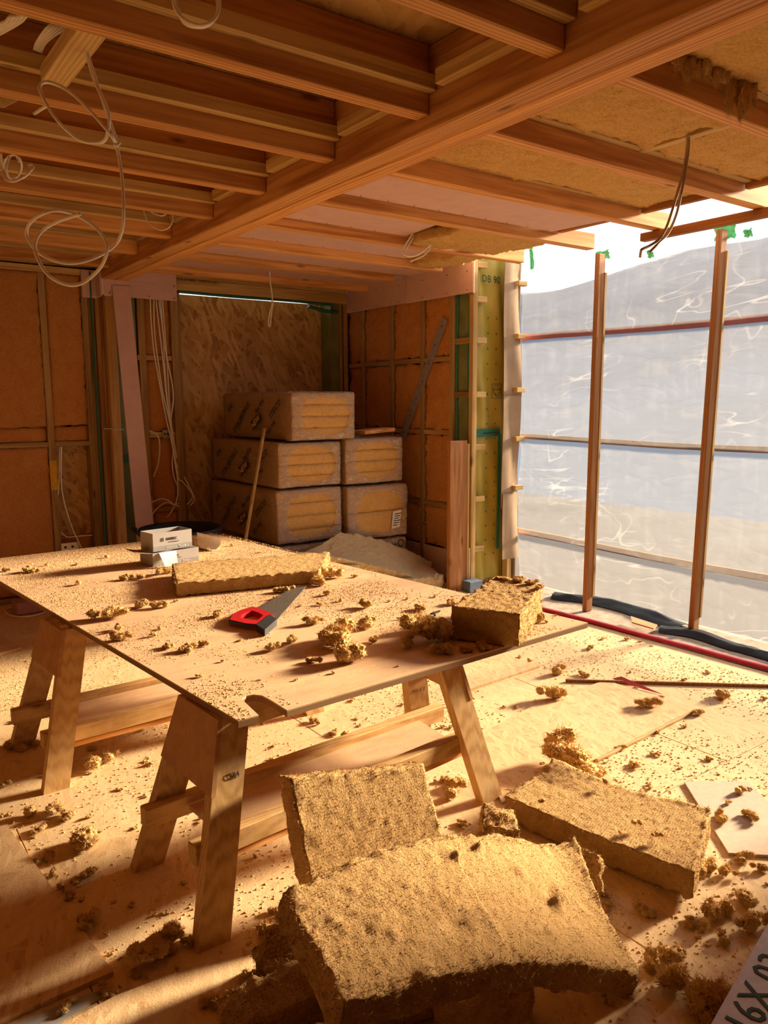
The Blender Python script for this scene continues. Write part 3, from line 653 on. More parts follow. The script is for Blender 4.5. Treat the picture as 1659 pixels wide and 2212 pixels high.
sheet('plastic_sheet', 'milky polythene sheet stretched behind the timber posts', lambda y: float(np.interp(y, tY, tZ))+.006*math.sin(y*23)+.004*math.sin(y*51), lambda y: -.012, 'poly_milky', 0.0, seed=3,
      anchors=((4.36, 1.16, .30, .016), (4.36, 1.95, .22, .010), (4.36, .39, .25, .012), (3.46, 1.16, .22, .010), (4.36, .72, .2, .01), (2.6, .39, .3, .012), (3.46, 1.95, .3, .012)))
sheet('plastic_sheet', 'clear polythene sheet reaching up above the milky one', lambda y: 3.25, lambda y: float(np.interp(y, tY, tZ))-.10, 'poly_clear', .035, ny=60, nz=50, seed=9, anchors=((3.46, 2.45, .35, .02), (2.62, 2.45, .35, .02), (4.1, 2.6, .3, .02)))
# posts in front of the sheeting
def post(label, xa, ya, xt, yt, X):
    b, t_ = at_z(xa, ya, 0), at_x(xt, yt, X+.03); b[2] = 0
    r = thing('timber_post', label, 'post', b); o = bar('post', b, t_, .062, .038, 'post_Z', r, (0, 1, 0), .003)
    bar('post_batten', b+[.034, -.012, .10], t_+[.034, -.012, -.12], .022, .03, 'stud_Z', r, (0, 1, 0), .002); return b, t_
pA = post('upright timber post farther along, beside the card covered wall corner', 1268, 1319, 1297, 549, 4.29)
pB = post('upright timber post nearer the long black membrane roll end, under the dark hanging batten', 1497, 1367, 1560, 496, 4.37)
# rails outside the sheeting
for z, mt, lab, h in ((1.947, 'red_rail', 'dark red rail showing through the polythene at head height', .045), (1.168, 'post_Y', 'brown rail showing through the polythene at waist height', .04), (.392, 'post_Y', 'pale brown rail showing through the polythene near the floor', .045)):
    p = at_x(1130, 900, XP+.09); V, F = [], []
    pts = [(XP+.085, y, z+.012*math.sin(y*1.7)) for y in np.linspace(.95, 4.46, 9)]
    V, F = join([(cbv((np.array(a)+np.array(b))/2, (np.linalg.norm(np.array(b)-np.array(a))+.004, .03, h), frame(np.array(b)-np.array(a)), .002), CBF) for a, b in zip(pts[:-1], pts[1:])])
    tag(obj('timber_rail', V, F, mt), lab, 'rail')
for z, lab in ((2.35, 'top'), (1.955, 'second'), (1.545, 'third'), (1.165, 'fourth'), (.78, 'fifth')):
    tag(box('batten_end', (4.40, 4.30, z-.018), (XP-.008, 4.345, z+.018), 'pine_X'), 'short pale batten end sticking out at the card covered corner', 'batten', 'batten ends beside the card strips')
# green tape patches
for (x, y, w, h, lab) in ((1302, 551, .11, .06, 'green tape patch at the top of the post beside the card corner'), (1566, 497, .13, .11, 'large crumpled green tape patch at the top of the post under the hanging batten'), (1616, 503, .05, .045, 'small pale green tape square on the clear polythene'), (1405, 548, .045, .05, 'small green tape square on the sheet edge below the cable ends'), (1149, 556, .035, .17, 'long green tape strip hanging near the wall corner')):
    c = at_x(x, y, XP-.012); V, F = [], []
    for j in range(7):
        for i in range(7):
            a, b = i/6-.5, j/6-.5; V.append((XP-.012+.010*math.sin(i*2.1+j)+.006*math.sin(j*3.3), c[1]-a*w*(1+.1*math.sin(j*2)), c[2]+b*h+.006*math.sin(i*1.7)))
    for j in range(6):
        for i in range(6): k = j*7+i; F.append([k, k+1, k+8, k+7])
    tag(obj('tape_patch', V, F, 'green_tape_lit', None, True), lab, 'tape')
# red sealing strip and black membrane on the floor
sp = [at_z(x, y, .012) for x, y in ((1120, 1303), (1175, 1316), (1300, 1348), (1400, 1375), (1500, 1401), (1600, 1428), (1700, 1455), (2050, 1560))]
V, F = tube(sp, .026, 6, 8, .5); tag(obj('sealing_strip', V, F, 'red_strip', None, True), 'long red rubbery strip lying along the floor edge', 'strip')
def lumpy_strip(name, label, pts, half, hgt, mt, seed, cat='membrane'):
    C = spline(pts, 10); V, F = [], []; n = 13
    for i, c in enumerate(C):
        d = C[min(i+1, len(C)-1)]-C[max(i-1, 0)]; d[2] = 0; d /= np.linalg.norm(d); s = np.array([-d[1], d[0], 0])
        for k in range(n):
            u = k/(n-1)*2-1; q = np.array([[i*.16, u*2.2, seed]]); h = hgt*(1-u*u)*(.35+1.0*fbm(q, 3, seed)[0])+.004
            hw = half*(.75+.6*fbm(np.array([[i*.11, 4., seed+3]]), 2, seed)[0]); V.append(c+s*u*hw+[0, 0, h])
    for i in range(len(C)-1):
        for k in range(n-1): a = i*n+k; F.append([a, a+1, a+n+1, a+n])
    return tag(obj(name, V, F, mt, None, True), label, cat)
lumpy_strip('black_membrane', 'crumpled black membrane lying along the foot of the polythene', [at_z(x, y, 0) for x, y in ((1195, 1290), (1260, 1297), (1330, 1310), (1400, 1332), (1480, 1362))], .085, .045, 'black_sheet', 5)
lumpy_strip('black_membrane', 'smooth rolled black membrane beside the red strip', [at_z(x, y, 0) for x, y in ((1425, 1362), (1500, 1372), (1580, 1398), (1659, 1420), (1900, 1490))], .06, .032, 'black_sheet', 9)
V, F = slabquad([at_z(x, y, .03) for x, y in ((1362, 1333), (1420, 1352), (1412, 1360), (1365, 1346))], .008); tag(obj('wood_offcut', V, F, 'ply_plain'), 'small brown wood offcut on the black membrane', 'offcut')

# ================================================================== TABLE
T = .60
A, B, C_, D_ = (.850, 1.850), (2.352, 1.897), (2.046, 4.782), (.594, 4.71)
def tpt(x, y): p = at_z(x, y, T); return (p[0], p[1])
n0 = [tpt(559, 1545), tpt(522, 1510), tpt(532, 1503), tpt(548, 1500), tpt(566, 1502), tpt(585, 1512), tpt(620, 1534)]
poly_t = [A]+n0+[B, C_, D_]
tab = thing('work_table', 'large plywood sheet laid on two trestles as a cutting table, one notched corner', 'table', (1.45, 3.3, T-.02))
n = len(poly_t); V, F = prism(poly_t, T-.004, T); top = obj('tabletop', V, F, 'ply_table', tab); V, F = prism(poly_t, T-.021, T-.004); obj('tabletop_edge', V, F, 'ply_edge', top)
# trestles
def trestle(label, feet, ztop, sz, gus):
    (ax, ay), (bx, by), (cx, cy), (dx, dy) = feet; cen = np.array([(ax+bx+cx+dx)/4, (ay+by+cy+dy)/4, 0])
    r = thing('trestle', label, 'trestle', cen, 'trestles under the plywood sheet')
    yc = (ay+by)/2; yc2 = (cy+dy)/2; ins = .14
    tops = {}
    for nm, (fx, fy), tx, ty in (('a', (ax, ay), ax+ins, yc-.10), ('b', (bx, by), bx+ins, yc+.10), ('c', (cx, cy), cx-ins, yc2-.10), ('d', (dx, dy), dx-ins, yc2+.10)):
        f = np.array([fx, fy, 0]); t_ = np.array([tx, ty, ztop]); d = t_-f; w = .094/2; th = .022
        V = []
        for base in (f, t_):
            for sx, sy in ((-w, -th), (w, -th), (w, th), (-w, th)): V.append(base+[sx, sy, 0])
        Fq = [[3, 2, 1, 0], [4, 5, 6, 7]]+[[i, (i+1) % 4, 4+(i+1) % 4, 4+i] for i in range(4)]
        lg = obj('leg', V, Fq, 'horse_Z', r); tops[nm] = (f, t_)
    def on(nm, z): f, t_ = tops[nm]; return f+(t_-f)*(z/ztop)
    bar('top_rail', (ax+ins-.05, yc, ztop-.05), (cx-ins+.05, yc2, ztop-.05), .06, .095, 'horse_X', r)
    # plywood gussets on both ends
    for e, (p, q), sx in (('l', 'ab', -1), ('r', 'cd', 1)):
        P = [on(p, ztop-.002), on(p, ztop-gus), on(q, ztop-gus), on(q, ztop-.002)]; off = np.array([sx*.051, 0, 0]); ex = [np.array([0, -.025, 0])]*2+[np.array([0, .025, 0])]*2
        V, Fq = slabquad([a+off+b for a, b in zip(P, ex)] if sx < 0 else [a+off+b for a, b in zip(P, ex)][::-1], .014, (sx, 0, 0)); obj('gusset', V+[0, 0, 0], Fq, 'ply_plain', r)
    p, q = on('b', sz), on('d', sz); s1_ = bar('stretcher', p+[-.085, -.045, 0], q+[.085, -.045, 0], .045, .062, 'horse_X', r)
    p2, q2 = on('a', sz), on('c', sz); bar('stretcher', p2+[-.06, .045, 0], q2+[.02, .045, 0], .045, .062, 'horse_X', r)
    V, Fq = prism([(p2[0]+.05, p2[1]+.07), (q2[0]-.05, q2[1]+.07), (q[0]-.05, q[1]-.07), (p[0]+.05, p[1]-.07)], sz-.006, sz+.006); obj('shelf', V, Fq, 'ply_table', r)
    bar('stretcher', p2+[-.03, .05, -.048], q2+[.0, .05, -.048], .03, .022, 'fir_X', r)
    return r, on
tr1, on1 = trestle('timber trestle under the notched end of the plywood sheet', ((.740, 1.832), (.722, 2.29), (1.885, 1.945), (1.90, 2.37)), T-.021, .215, .20)
tr2, on2 = trestle('timber trestle under the plain end of the plywood sheet, nearer the back wall', ((.608, 2.982), (.585, 3.47), (1.78, 3.03), (1.76, 3.50)), T-.021, .17, .17)
p_ = on1('a', .42)+[.0, -.0235, 0]; lettering('C24', .024, p_+[.01, -.0005, 0], (1, 0, 0), (0, .12, .6), 'ink_wood', tr1, 0, .01)
p_ = on1('d', .33)+[.0, -.0235, 0]; lettering('KD C E', .02, p_+[0, -.0005, 0], (1, 0, 0), (0, -.1, .6), 'ink_wood', tr1, 0, .0)

# ================================================================== INSULATION BATTS
def lbl_batt(name, label, *a, **k): return tag(batt(name, *a, **k), label, 'insulation')
# warped slab in front
P = [at_z(748, 2166, .35), at_z(1384, 2103, .05), at_z(1245, 1843, .12), at_z(613, 1927, .35)]
def warp1(u, v):
    z = .072*np.sin(np.clip(u, 0, 1)*np.pi)*(.8+.4*v) + .05*np.clip((u-.86)/.14, 0, 1)**2*v
    return np.stack([u*0-.02*np.sin(v*np.pi)*(u > .5), .025*np.sin(u*np.pi)*(v-.2), z], 1)
lbl_batt('insulation_slab', 'large warped fibre insulation slab arching over the offcut heap', P, .066, 'fibre', cell=.0075, amp=.0055, edge=.013, warp=warp1, hair=16000, hl=.013, seed=4, lumps=.04, dents=[(.82, .55, .02, -.03), (.80, .45, .018, .03), (.5, .8, .015, .02), (.6, .88, .012, .022), (.38, .3, .03, -.012), (.72, .7, .02, .012)])
# upright offcut leaning behind it
P = [(.985, 1.665, 0.004), (1.448, 1.645, 0.004), (1.444, 1.785, .325), (.978, 1.80, .415)]
lbl_batt('insulation_offcut', 'upright fibre insulation offcut leaning against the trestle shelf', P, .085, 'fibre', cell=.0085, amp=.0035, edge=.012, hair=8000, hl=.013, seed=12)
# flat slab on the right
P = [at_z(1500, 1885, .105), at_z(1537, 1745, .115), at_z(1195, 1655, .10), at_z(1090, 1718, .10)]
def warp3(u, v): return np.stack([.0*u, 0*u, .035*np.clip((u-.6)/.4, 0, 1)*np.clip((v-.6)/.4, 0, 1)-.01*np.sin(v*np.pi)], 1)
lbl_batt('insulation_slab', 'flat fibre insulation slab lying on the floor beside the trestle', P, .085, 'fibre', cell=.0085, amp=.004, edge=.013, warp=warp3, hair=9000, hl=.012, seed=23)
# small torn pieces near the trestle foot
P = [at_z(1040, 1790, .10), at_z(1120, 1795, .09), at_z(1112, 1748, .11), at_z(1048, 1735, .15)]
lbl_batt('insulation_offcut', 'small torn insulation piece at the foot of the trestle', P, .06, 'fibre', cell=.007, amp=.010, edge=.02, hair=2500, hl=.014, seed=31)
P = [at_z(1215, 1905, .04), at_z(1300, 1930, .04), at_z(1295, 1850, .10), at_z(1235, 1830, .12)]
lbl_batt('insulation_offcut', 'torn curled insulation flap beside the warped slab', P, .035, 'fibre', cell=.007, amp=.012, edge=.02, hair=2500, hl=.014, seed=33)
# heap below the warped slab
P = [at_z(490, 2230, .10), at_z(700, 2150, .13), at_z(672, 2060, .16), at_z(470, 2150, .12)]
lbl_batt('insulation_offcut', 'long narrow insulation offcut under the warped slab', P, .09, 'fibre', cell=.009, amp=.010, edge=.018, hair=3500, hl=.013, seed=41)
P = [at_z(545, 2100, .10), at_z(650, 2085, .14), at_z(648, 1985, .18), at_z(560, 1990, .14)]
lbl_batt('insulation_offcut', 'fluffy torn insulation block under the slab corner', P, .10, 'fibre', cell=.009, amp=.016, edge=.03, hair=4500, hl=.02, seed=43)
P = [at_z(700, 2330, .05), at_z(1150, 2290, .05), at_z(1150, 2130, .06), at_z(720, 2200, .06)]
lbl_batt('insulation_offcut', 'shaded flat insulation piece beneath the arch of the warped slab', P, .055, 'fibre', cell=.011, amp=.010, edge=.02, hair=2000, hl=.013, seed=45)
P = [(.84, 1.24, .25), (1.02, 1.22, .24), (1.04, 1.38, .25), (.86, 1.40, .255)]
lbl_batt('insulation_offcut', 'buried insulation block propping up the warped slab', P, .19, 'fibre', cell=.014, amp=.010, edge=.02, hair=1200, hl=.013, seed=47)
# on the table
def tz(x, y, h): return at_z(x, y, T+h)
h4 = .062; P = [tz(380, 1259, h4), tz(668, 1228, h4), tz(725, 1196, h4), tz(372, 1217, h4)]
P = [tz(382, 1261, h4), tz(690, 1232, h4), tz(712, 1192, h4), tz(371, 1218, h4)]
lbl_batt('insulation_slab', 'thin fibre insulation slab on the table beside the nail boxes', P, .058, 'fibre', cell=.008, amp=.006, edge=.012, hair=7000, hl=.013, seed=51)
hc = .125; Pb = [tz(1117, 1397, .0), tz(1172, 1350, 0)]
near = np.array(tz(1117, 1397, 0)); e1 = np.array([.235, .15]); e2 = np.array([-.125, .20])
q0 = near[:2]+[0, .005]; top4 = [np.array([*q0, T+hc]), np.array([*(q0+e1*1.15), T+hc+.008]), np.array([*(q0+e1*1.15+e2*.82), T+hc+.012]), np.array([*(q0+e2), T+hc+.0])]
top4 = [tz(1122, 1326, hc), tz(1172, 1262, hc+.01), tz(1072, 1243, hc+.015), tz(975, 1310, hc)]
lbl_batt('insulation_block', 'thick cut insulation block at the edge of the table', top4, hc-.004, 'fibre', cell=.008, amp=.007, edge=.013, hair=7000, hl=.013, seed=55)
# heap behind the table, in front of the packs
P = [at_y(620, 1200, 4.52), at_y(915, 1250, 4.50), at_y(935, 1212, 4.82), at_y(735, 1150, 4.80)]
def warp6(u, v): return np.stack([0*u, 0*u, .04*np.sin(u*np.pi*1.1)-.03*np.sin(v*np.pi)], 1)
lbl_batt('insulation_slab', 'dusty sagging insulation slab heaped in front of the wrapped packs', P, .10, 'fibre_dust', cell=.013, amp=.008, edge=.022, warp=warp6, hair=1800, hl=.014, seed=61, lumps=.05)
P = [(2.95, 4.46, .16), (3.80, 4.46, .13), (3.85, 4.80, .18), (3.0, 4.84, .20)]
lbl_batt('insulation_slab', 'lower insulation slab of the heap before the wrapped packs', P, .12, 'fibre_dust', cell=.015, amp=.009, edge=.022, hair=1500, hl=.014, seed=63)
P = [(2.40, 4.52, .36), (3.05, 4.50, .30), (3.05, 4.84, .34), (2.40, 4.84, .40)]
lbl_batt('insulation_slab', 'insulation stack carrying the sagging dusty slab', P, .29, 'fibre_dust', cell=.02, amp=.009, edge=.022, hair=1000, hl=.014, seed=65)
V, F = [], []
c = at_y(937, 1250, 4.46)
pf = np.array([c+np.array([.03*math.sin(i*2.2)+.012*i, .02*math.cos(i*1.7), .016*i*(1 if i < 4 else .3)-.02]) for i in range(6)])
V, F = tube(pf, .016, 4, 6, .3); tag(obj('film_scrap', V, F, 'film', None, True), 'scrap of clear wrapping film on the insulation heap', 'film')
# ================================================================== WRAPPED PACKS
def pack(label, x0, x1, z0, z1, yf, seams, seed, texts=True, yback=1.17, skew=0.0, big=1.0, oval=True, lab=False):
    cx = (x0+x1)/2; r = thing('insulation_pack', label, 'insulation pack', (cx, yf+yback/2, z0), 'wrapped insulation packs')
    w, h = x1-x0, z1-z0; rg = np.random.default_rng(seed)
    # batts inside: one slab per layer, slightly uneven at the end
    nb = seams+1; zz = z0+.012+(h-.024)*np.linspace(0, 1, nb+1)
    for k in range(nb):
        a, b = zz[k]+.0004, zz[k+1]-.0004; j = rg.uniform(-.004, .006)
        batt('packed_batt', [(x0+.014, yf+.012+j, b), (x1-.014, yf+.012+j, b), (x1-.014, yf+yback-.02, b), (x0+.014, yf+yback-.02, b)], b-a, 'fibre_pack', r, cell=.03, amp=.004, edge=.005, hair=150, hl=.01, seed=seed+k)
    # film: rounded shell with an oval opening at the end
    n1, n2, n3 = 44, 16, 32; L, Fq = gridbox(n1, n2, n3); u, v, q = L[:, 0]/n1, L[:, 1]/n2, L[:, 2]/n3
    P = np.stack([x0+w*u, yf+yback*v, z0+h*q], 1); ctr = np.array([cx, yf+yback/2, (z0+z1)/2]); hs = np.array([w, yback, h])/2; rr = .035
    inn = np.clip(P-ctr, -(hs-rr), hs-rr); dv = P-ctr-inn; ln = np.linalg.norm(dv, axis=1); P = ctr+inn+dv/(ln[:, None]+1e-9)*np.minimum(ln, rr)[:, None]
    wr = fbm3(P*9+seed, 3, seed); P = P+wr*np.array([.022, .02, .022])
    P[:, 2] = np.clip(P[:, 2], z0+.001, z1-.001)
    F3 = []
    for f in Fq:
        c = L[f].mean(0); front = all(L[i][1] == 0 for i in f)
        if front and oval:
            e = abs((c[0]/n1-.52)/.36)**3+abs((c[2]/n3-.50)/.37)**3
            if e < 1: continue
        F3.append(f)
    film = obj('film_wrap', P, F3, 'film', r, True); film.data.materials.append(M['film_side'])
    for pl_, f in zip(film.data.polygons, F3):
        if all(L[i][0] == 0 or L[i][0] == n1 for i in f) or all(L[i][1] > 2 for i in f): pl_.material_index = 1
    if texts:
        xs = x0-.019
        spots = [(.14, .64, 'STEICO', .62, .62), (.36, .70, 'flex 036', .5, .62), (.60, .60, 'STEICO', .62, math.pi+.62), (.20, .26, 'flex 036', .5, math.pi+.62), (.70, .30, 'STEICO', .62, .62), (.82, .66, '036', .62, .62)]
        for (t_, q_, s, k, ro) in spots:
            lettering(s, .10*k*big, (xs, yf+yback*t_*.95+.05, z0+h*q_), (0, -1, 0), (0, 0, 1), 'ink', r, ro, .02)
        t_ = .44; c = np.array([xs-.0005, yf+yback*t_, z0+h*.38]); a = .55; rt = np.array([0, -math.cos(a), math.sin(a)]); up = np.array([0, math.sin(a), math.cos(a)])
        pl = [c-rt*.085-up*.035, c+rt*.085-up*.042, c+rt*.078+up*.03, c-rt*.085+up*.042]; V, F = slabquad(pl, .0006, (-1, 0, 0)); obj('printed_flag', V, F, 'ink', r)
        lettering('NEW', .065, c+np.array([-.0016, 0, -.004]), rt, up, 'fibre_pack', r, 0, .015)
    if lab:
        V, F = slabquad([(x0+.70*w, yf-.006, z0+.16*h), (x0+.84*w, yf-.006, z0+.18*h), (x0+.87*w, yf-.006, z0+.50*h), (x0+.73*w, yf-.006, z0+.48*h)], .001, (0, -1, 0)); lb = obj('paper_label', V, F, 'label_paper', r)
        for i in range(6): bar('print_line', (x0+.725*w+.004*i, yf-.0075, z0+(.22+.042*i)*h), (x0+(.80+.02*(i % 3))*w+.004*i, yf-.0075, z0+(.225+.042*i)*h), .002, .006, 'ink', lb, (0, 0, 1), .0003)
    return r
pack('wrapped insulation pack on top of the taller stack, black printing on its side', 2.715, 3.275, 1.180, 1.540, 4.86, 3, 100)
pack('wrapped insulation pack second from the top of the taller stack', 2.62, 3.168, .838, 1.176, 4.90, 3, 110)
pack('wrapped insulation pack third from the top of the taller stack, large oval end', 2.598, 3.168, .425, .834, 4.90, 3, 120)
pack('wrapped insulation pack on the floor at the bottom of the taller stack', 2.60, 3.17, .0, .421, 4.92, 3, 130)
pack('wrapped insulation pack on top of the lower stack, bare ragged layers at its end', 3.195, 3.755, .826, 1.190, 4.90, 3, 140, texts=False)
pack('wrapped insulation pack in the middle of the lower stack with a white paper label', 3.190, 3.785, .392, .820, 4.88, 1, 150, texts=False, lab=True)
lo = pack('wrapped insulation pack on the floor under the lower stack', 3.20, 3.775, .0, .388, 4.88, 2, 160, texts=False, oval=False)
lettering('STEICO', .085, (3.60, 4.862, .285), (1, 0, 0), (0, 0, 1), 'ink', lo, .5, .012)
tag(bar('batten_offcut', (3.40, 5.02, 1.225), (3.72, 5.06, 1.240), .16, .03, 'fir_X'), 'short brown board lying on the lower pack stack', 'board')
hb, ht = at_y(528, 1180, 4.85), at_y(571, 925, 4.90); hb = hb+(hb-ht)*((hb[2]-.006)/(ht[2]-hb[2]))
V, F = tube([hb, (hb+ht)/2, ht], .013, 6, 8); tag(obj('broom_handle', V, F, 'stud_Z', None, True), 'plain wooden pole leaning on the wrapped packs', 'pole')
# big near pack cut by the frame
bagr = thing('insulation_pack', 'part of a wrapped insulation pack standing upright with green printing', 'insulation pack', (1.95, .62, 0))
e0, e1 = at_z(1540, 2212, .28), at_z(1659, 2000, .28); d = (e1-e0)/np.linalg.norm(e1-e0); nr = np.array([d[1], -d[0], 0]); s0 = e0-d*.16; s1_ = e1+d*.20
ORG[bagr] = np.array([float(s0[0]), float(s0[1]), 0]); bagr.location = tuple(ORG[bagr])
V, F = prism([tuple((s0)[:2]), tuple((s0+nr*.40)[:2]), tuple((s1_+nr*.40)[:2]), tuple((s1_)[:2])], 0, .279); obj('packed_batt', V, F, 'fibre_pack', bagr)
V, F = prism([tuple((s0-nr*.002)[:2]), tuple((s0+nr*.095)[:2]), tuple((s1_+nr*.095)[:2]), tuple((s1_-nr*.002)[:2])], .2795, .282); obj('film_band', V, F, 'film_band', bagr)
V, F = prism([tuple((s0+nr*.10)[:2]), tuple((s0+nr*.40)[:2]), tuple((s1_+nr*.40)[:2]), tuple((s1_+nr*.10)[:2])], .2795, .315); obj('packed_batt', V, F, 'fibre_pack', bagr)
c0 = (e0*.62+e1*.38)+nr*.047; lettering('16X 03', .088, (c0[0], c0[1], .2835), d, -nr, 'ink_green', bagr, 0, .0)

# ================================================================== THINGS ON THE TABLE
def tp(x, y, h=0.0): return at_z(x, y, T+h)
# hand saw
sw = thing('hand_saw', 'hand saw with a red and black grip and a dusty blade', 'saw', tp(570, 1320))
tip0, tip1, heel0, heel1 = tp(661, 1266, .012), tp(628, 1271, .012), tp(592, 1345, .014), tp(543, 1322, .014)
V, F = slabquad([heel1, heel0, tip0, tip1], .0018); obj('blade', V, F, 'saw_steel', sw)
for i in range(46):
    a = heel0+(tip0-heel0)*(i/46); b = heel0+(tip0-heel0)*((i+1)/46); o_ = (tip0-tip1)*.05
    if i == 0: TV, TF = [], []
    k = len(TV); TV += [a, b, (a+b)/2+o_, a-[0, 0, .0015], b-[0, 0, .0015], (a+b)/2+o_-[0, 0, .0015]]; TF += [[k, k+2, k+1], [k+3, k+4, k+5], [k, k+3, k+5, k+2], [k+1, k+2, k+5, k+4]]
obj('teeth', TV, TF, 'saw_steel', sw)
g = [tp(*p, .0) for p in ((497, 1352), (562, 1364), (594, 1338), (548, 1318), (520, 1322))]
def ring(outer, inner, z0, z1):
    n = len(outer); V = [(*p, z0) for p in outer]+[(*p, z1) for p in outer]+[(*p, z0) for p in inner]+[(*p, z1) for p in inner]; F = []
    for i in range(n):
        j = (i+1) % n; F += [[i, j, n+j, n+i], [2*n+j, 2*n+i, 3*n+i, 3*n+j], [n+i, n+j, 3*n+j, 3*n+i], [j, i, 2*n+i, 2*n+j]]
    return np.array(V), F
ou = [tp(*p)[:2] for p in ((497, 1351), (503, 1339), (520, 1330), (546, 1322), (572, 1330), (590, 1340), (582, 1350), (565, 1362), (530, 1359))]
ce = np.mean(ou, 0); inn = [ce+(p-ce)*np.array([.52, .55]) for p in ou]
V, F = ring(ou, inn, T+.001, T+.024); obj('grip', V, F, 'saw_red', sw)
ou2 = [ce+(p-ce)*1.06 for p in ou]; V, F = ring(ou2, [ce+(p-ce)*.9 for p in ou], T+.009, T+.021); obj('grip_rim', V, F, 'saw_black', sw)
V, F = slabquad([tp(572, 1360, .027), tp(598, 1337, .027), tp(582, 1327, .027), tp(554, 1349, .027)], .025); obj('grip_cap', V, F, 'saw_black', sw)
# nail boxes
def carton(label, c, wx, wy, h, rz, flaps=True, words=True, open_=True):
    r = thing('nail_box', label, 'box', c, 'grey cartons on the table'); ax = np.array([[math.cos(rz), math.sin(rz), 0], [-math.sin(rz), math.cos(rz), 0], [0, 0, 1]])
    def b(nm, lo, hi, mt): lo, hi = np.array(lo), np.array(hi); return obj(nm, cbv(np.array(c)+((lo+hi)/2) @ ax, hi-lo, ax, .0008), CBF, mt, r)
    t_ = .002; X, Y = wx/2, wy/2
    b('bottom', (-X, -Y, .0005), (X, Y, t_), 'box_brown')
    fw_ = b('front_panel', (-X, -Y, .0005), (X, -Y+t_, h), 'box_board'); b('back_panel', (-X, Y-t_, .0005), (X, Y, h), 'box_board'); b('side_panel', (-X, -Y+t_, .0005), (-X+t_, Y-t_, h), 'box_board'); b('side_panel', (X-t_, -Y+t_, .0005), (X, Y-t_, h), 'box_board')
    b('printed_band', (-X, -Y-.0006, .001), (X, -Y, h*.28), 'box_grey')
    b('inner_face', (-X+t_, -Y+t_, t_), (X-t_, -Y+t_+.0008, h-.001), 'box_brown')
    if not open_: b('lid', (-X, -Y, h-.001), (X, Y, h+.0015), 'box_board')
    if words:
        f_ = np.array(c)+np.array([0, -Y-.0012, 0]) @ ax
        lettering('SAMAC', h*.20, f_+np.array([-X*.05, 0, h*.62]) @ ax, ax[0], (0, 0, 1), 'ink', r, 0, .02)
        V, F = ring([(-.5, -.5), (.5, -.5), (.5, .5), (-.5, .5)], [(-.25, -.3), (.25, -.3), (.25, .3), (-.25, .3)], 0, .001)
        V = V[:, [0, 2, 1]]*[h*.14, -1, h*.18]; obj('emblem', (V+[-X*.52, 0, h*.62]) @ ax+f_, F, 'ink', r)
        lettering('www.samacfixings.com', h*.07, f_+np.array([X*.05, 0, h*.45]) @ ax, ax[0], (0, 0, 1), 'ink', r, 0, 0)
        lettering('>>>>>>>  TRADE >', h*.16, f_+np.array([X*.22, -.0002, h*.14]) @ ax, ax[0], (0, 0, 1), 'ink_white', r, 0, .01)
    return r, ax
rz = math.radians(-9)
cb = tp(385, 1216); cb = cb+np.array([.02, .09, 0]); c1 = (1.44, 4.02, T+.001)
bw = at_z(331, 1225, T); be = at_z(434, 1205, T)
rz = math.atan2(be[1]-bw[1], be[0]-bw[0]); rz = min(rz, .12)
wbx = .27; axx = np.array([math.cos(rz), math.sin(rz)]); ayy = np.array([-axx[1], axx[0]])
cc = np.array([bw[0], bw[1]])+axx*wbx/2+ayy*.075
bxl, _ = carton('grey open carton with folded flaps under the other carton', (cc[0], cc[1], T+.0005), wbx, .15, .072, rz)
fl0 = np.array([cc[0], cc[1], T+.072])-np.append(axx, 0)*wbx/2
pts = [fl0-np.append(ayy, 0)*.07, fl0+np.append(ayy, 0)*.06]
V, F = slabquad([pts[1], pts[0], pts[0]-np.append(axx, 0)*.085+np.array([0, 0, .014]), pts[1]-np.append(axx, 0)*.09+np.array([0, 0, .02])], .002, (0, 0, 1)); obj('flap', V, F, 'box_brown', bxl)
fb = np.array([cc[0], cc[1], T+.07])-np.append(ayy, 0)*.076-np.append(axx, 0)*.10
V, F = slabquad([fb, fb+np.append(axx, 0)*.10, fb+np.append(axx, 0)*.07+np.append(-ayy, -.9)*.07, fb+np.append(-ayy, -1)*.066], .002); obj('flap', V, F, 'box_white', bxl)
c2 = (cc[0]-.012, cc[1]+.005, T+.0765); carton('grey open topped carton stacked on the other carton', c2, .232, .135, .098, rz+.03)
# torn carton flap lying behind
cq = thing('carton_sleeve', 'torn open brown and white carton lying beside the boxes', 'carton', tp(455, 1180)+[0, 0, 0])
P4 = [tp(418, 1172, .0), tp(462, 1188, .0), tp(488, 1165, .03), tp(430, 1150, .07)]
def curl(p, q, r_, up, mt, nm):
    V, F = [], []; n = 9
    for i in range(n+1):
        a = i/n*1.9; 
        for j in range(2): e = p if j == 0 else q; V.append(e+r_*math.sin(a)*.085*1.0+np.array([0, 0, up*(1-math.cos(a))*.055+.002]))
    for i in range(n): F.append([2*i, 2*i+1, 2*i+3, 2*i+2])
    n2 = len(V); V = np.array(V); obj(nm, np.concatenate([V, V+[0, .002, .002]]), F+[[b+n2 for b in f[::-1]] for f in F], mt, cq, True)
pA_, pB_ = tp(425, 1184, 0), tp(462, 1192, 0)
curl(pA_+[.0, .12, 0], pB_+[.0, .02, 0], np.array([-.9, .35, 0]), 1.0, 'box_brown', 'flap'); curl(pA_+[.0, .12, 0], pB_+[.0, .02, 0], np.array([.8, .35, 0]), .9, 'box_white', 'flap')
# splinters and dark scraps
for i, (x, y) in enumerate(((930, 1326), (940, 1330), (880, 1335), (905, 1340))):
    c = tp(x, y, .004); tag(bar('bark_chip', c, c+[.05*math.cos(i*1.3), .03*math.sin(i*1.3), .004], .008, .005, 'saw_black' if i < 2 else 'post_X'), 'dark splinter lying beside the fluff heap on the table', 'splinter', 'dark splinters on the table')

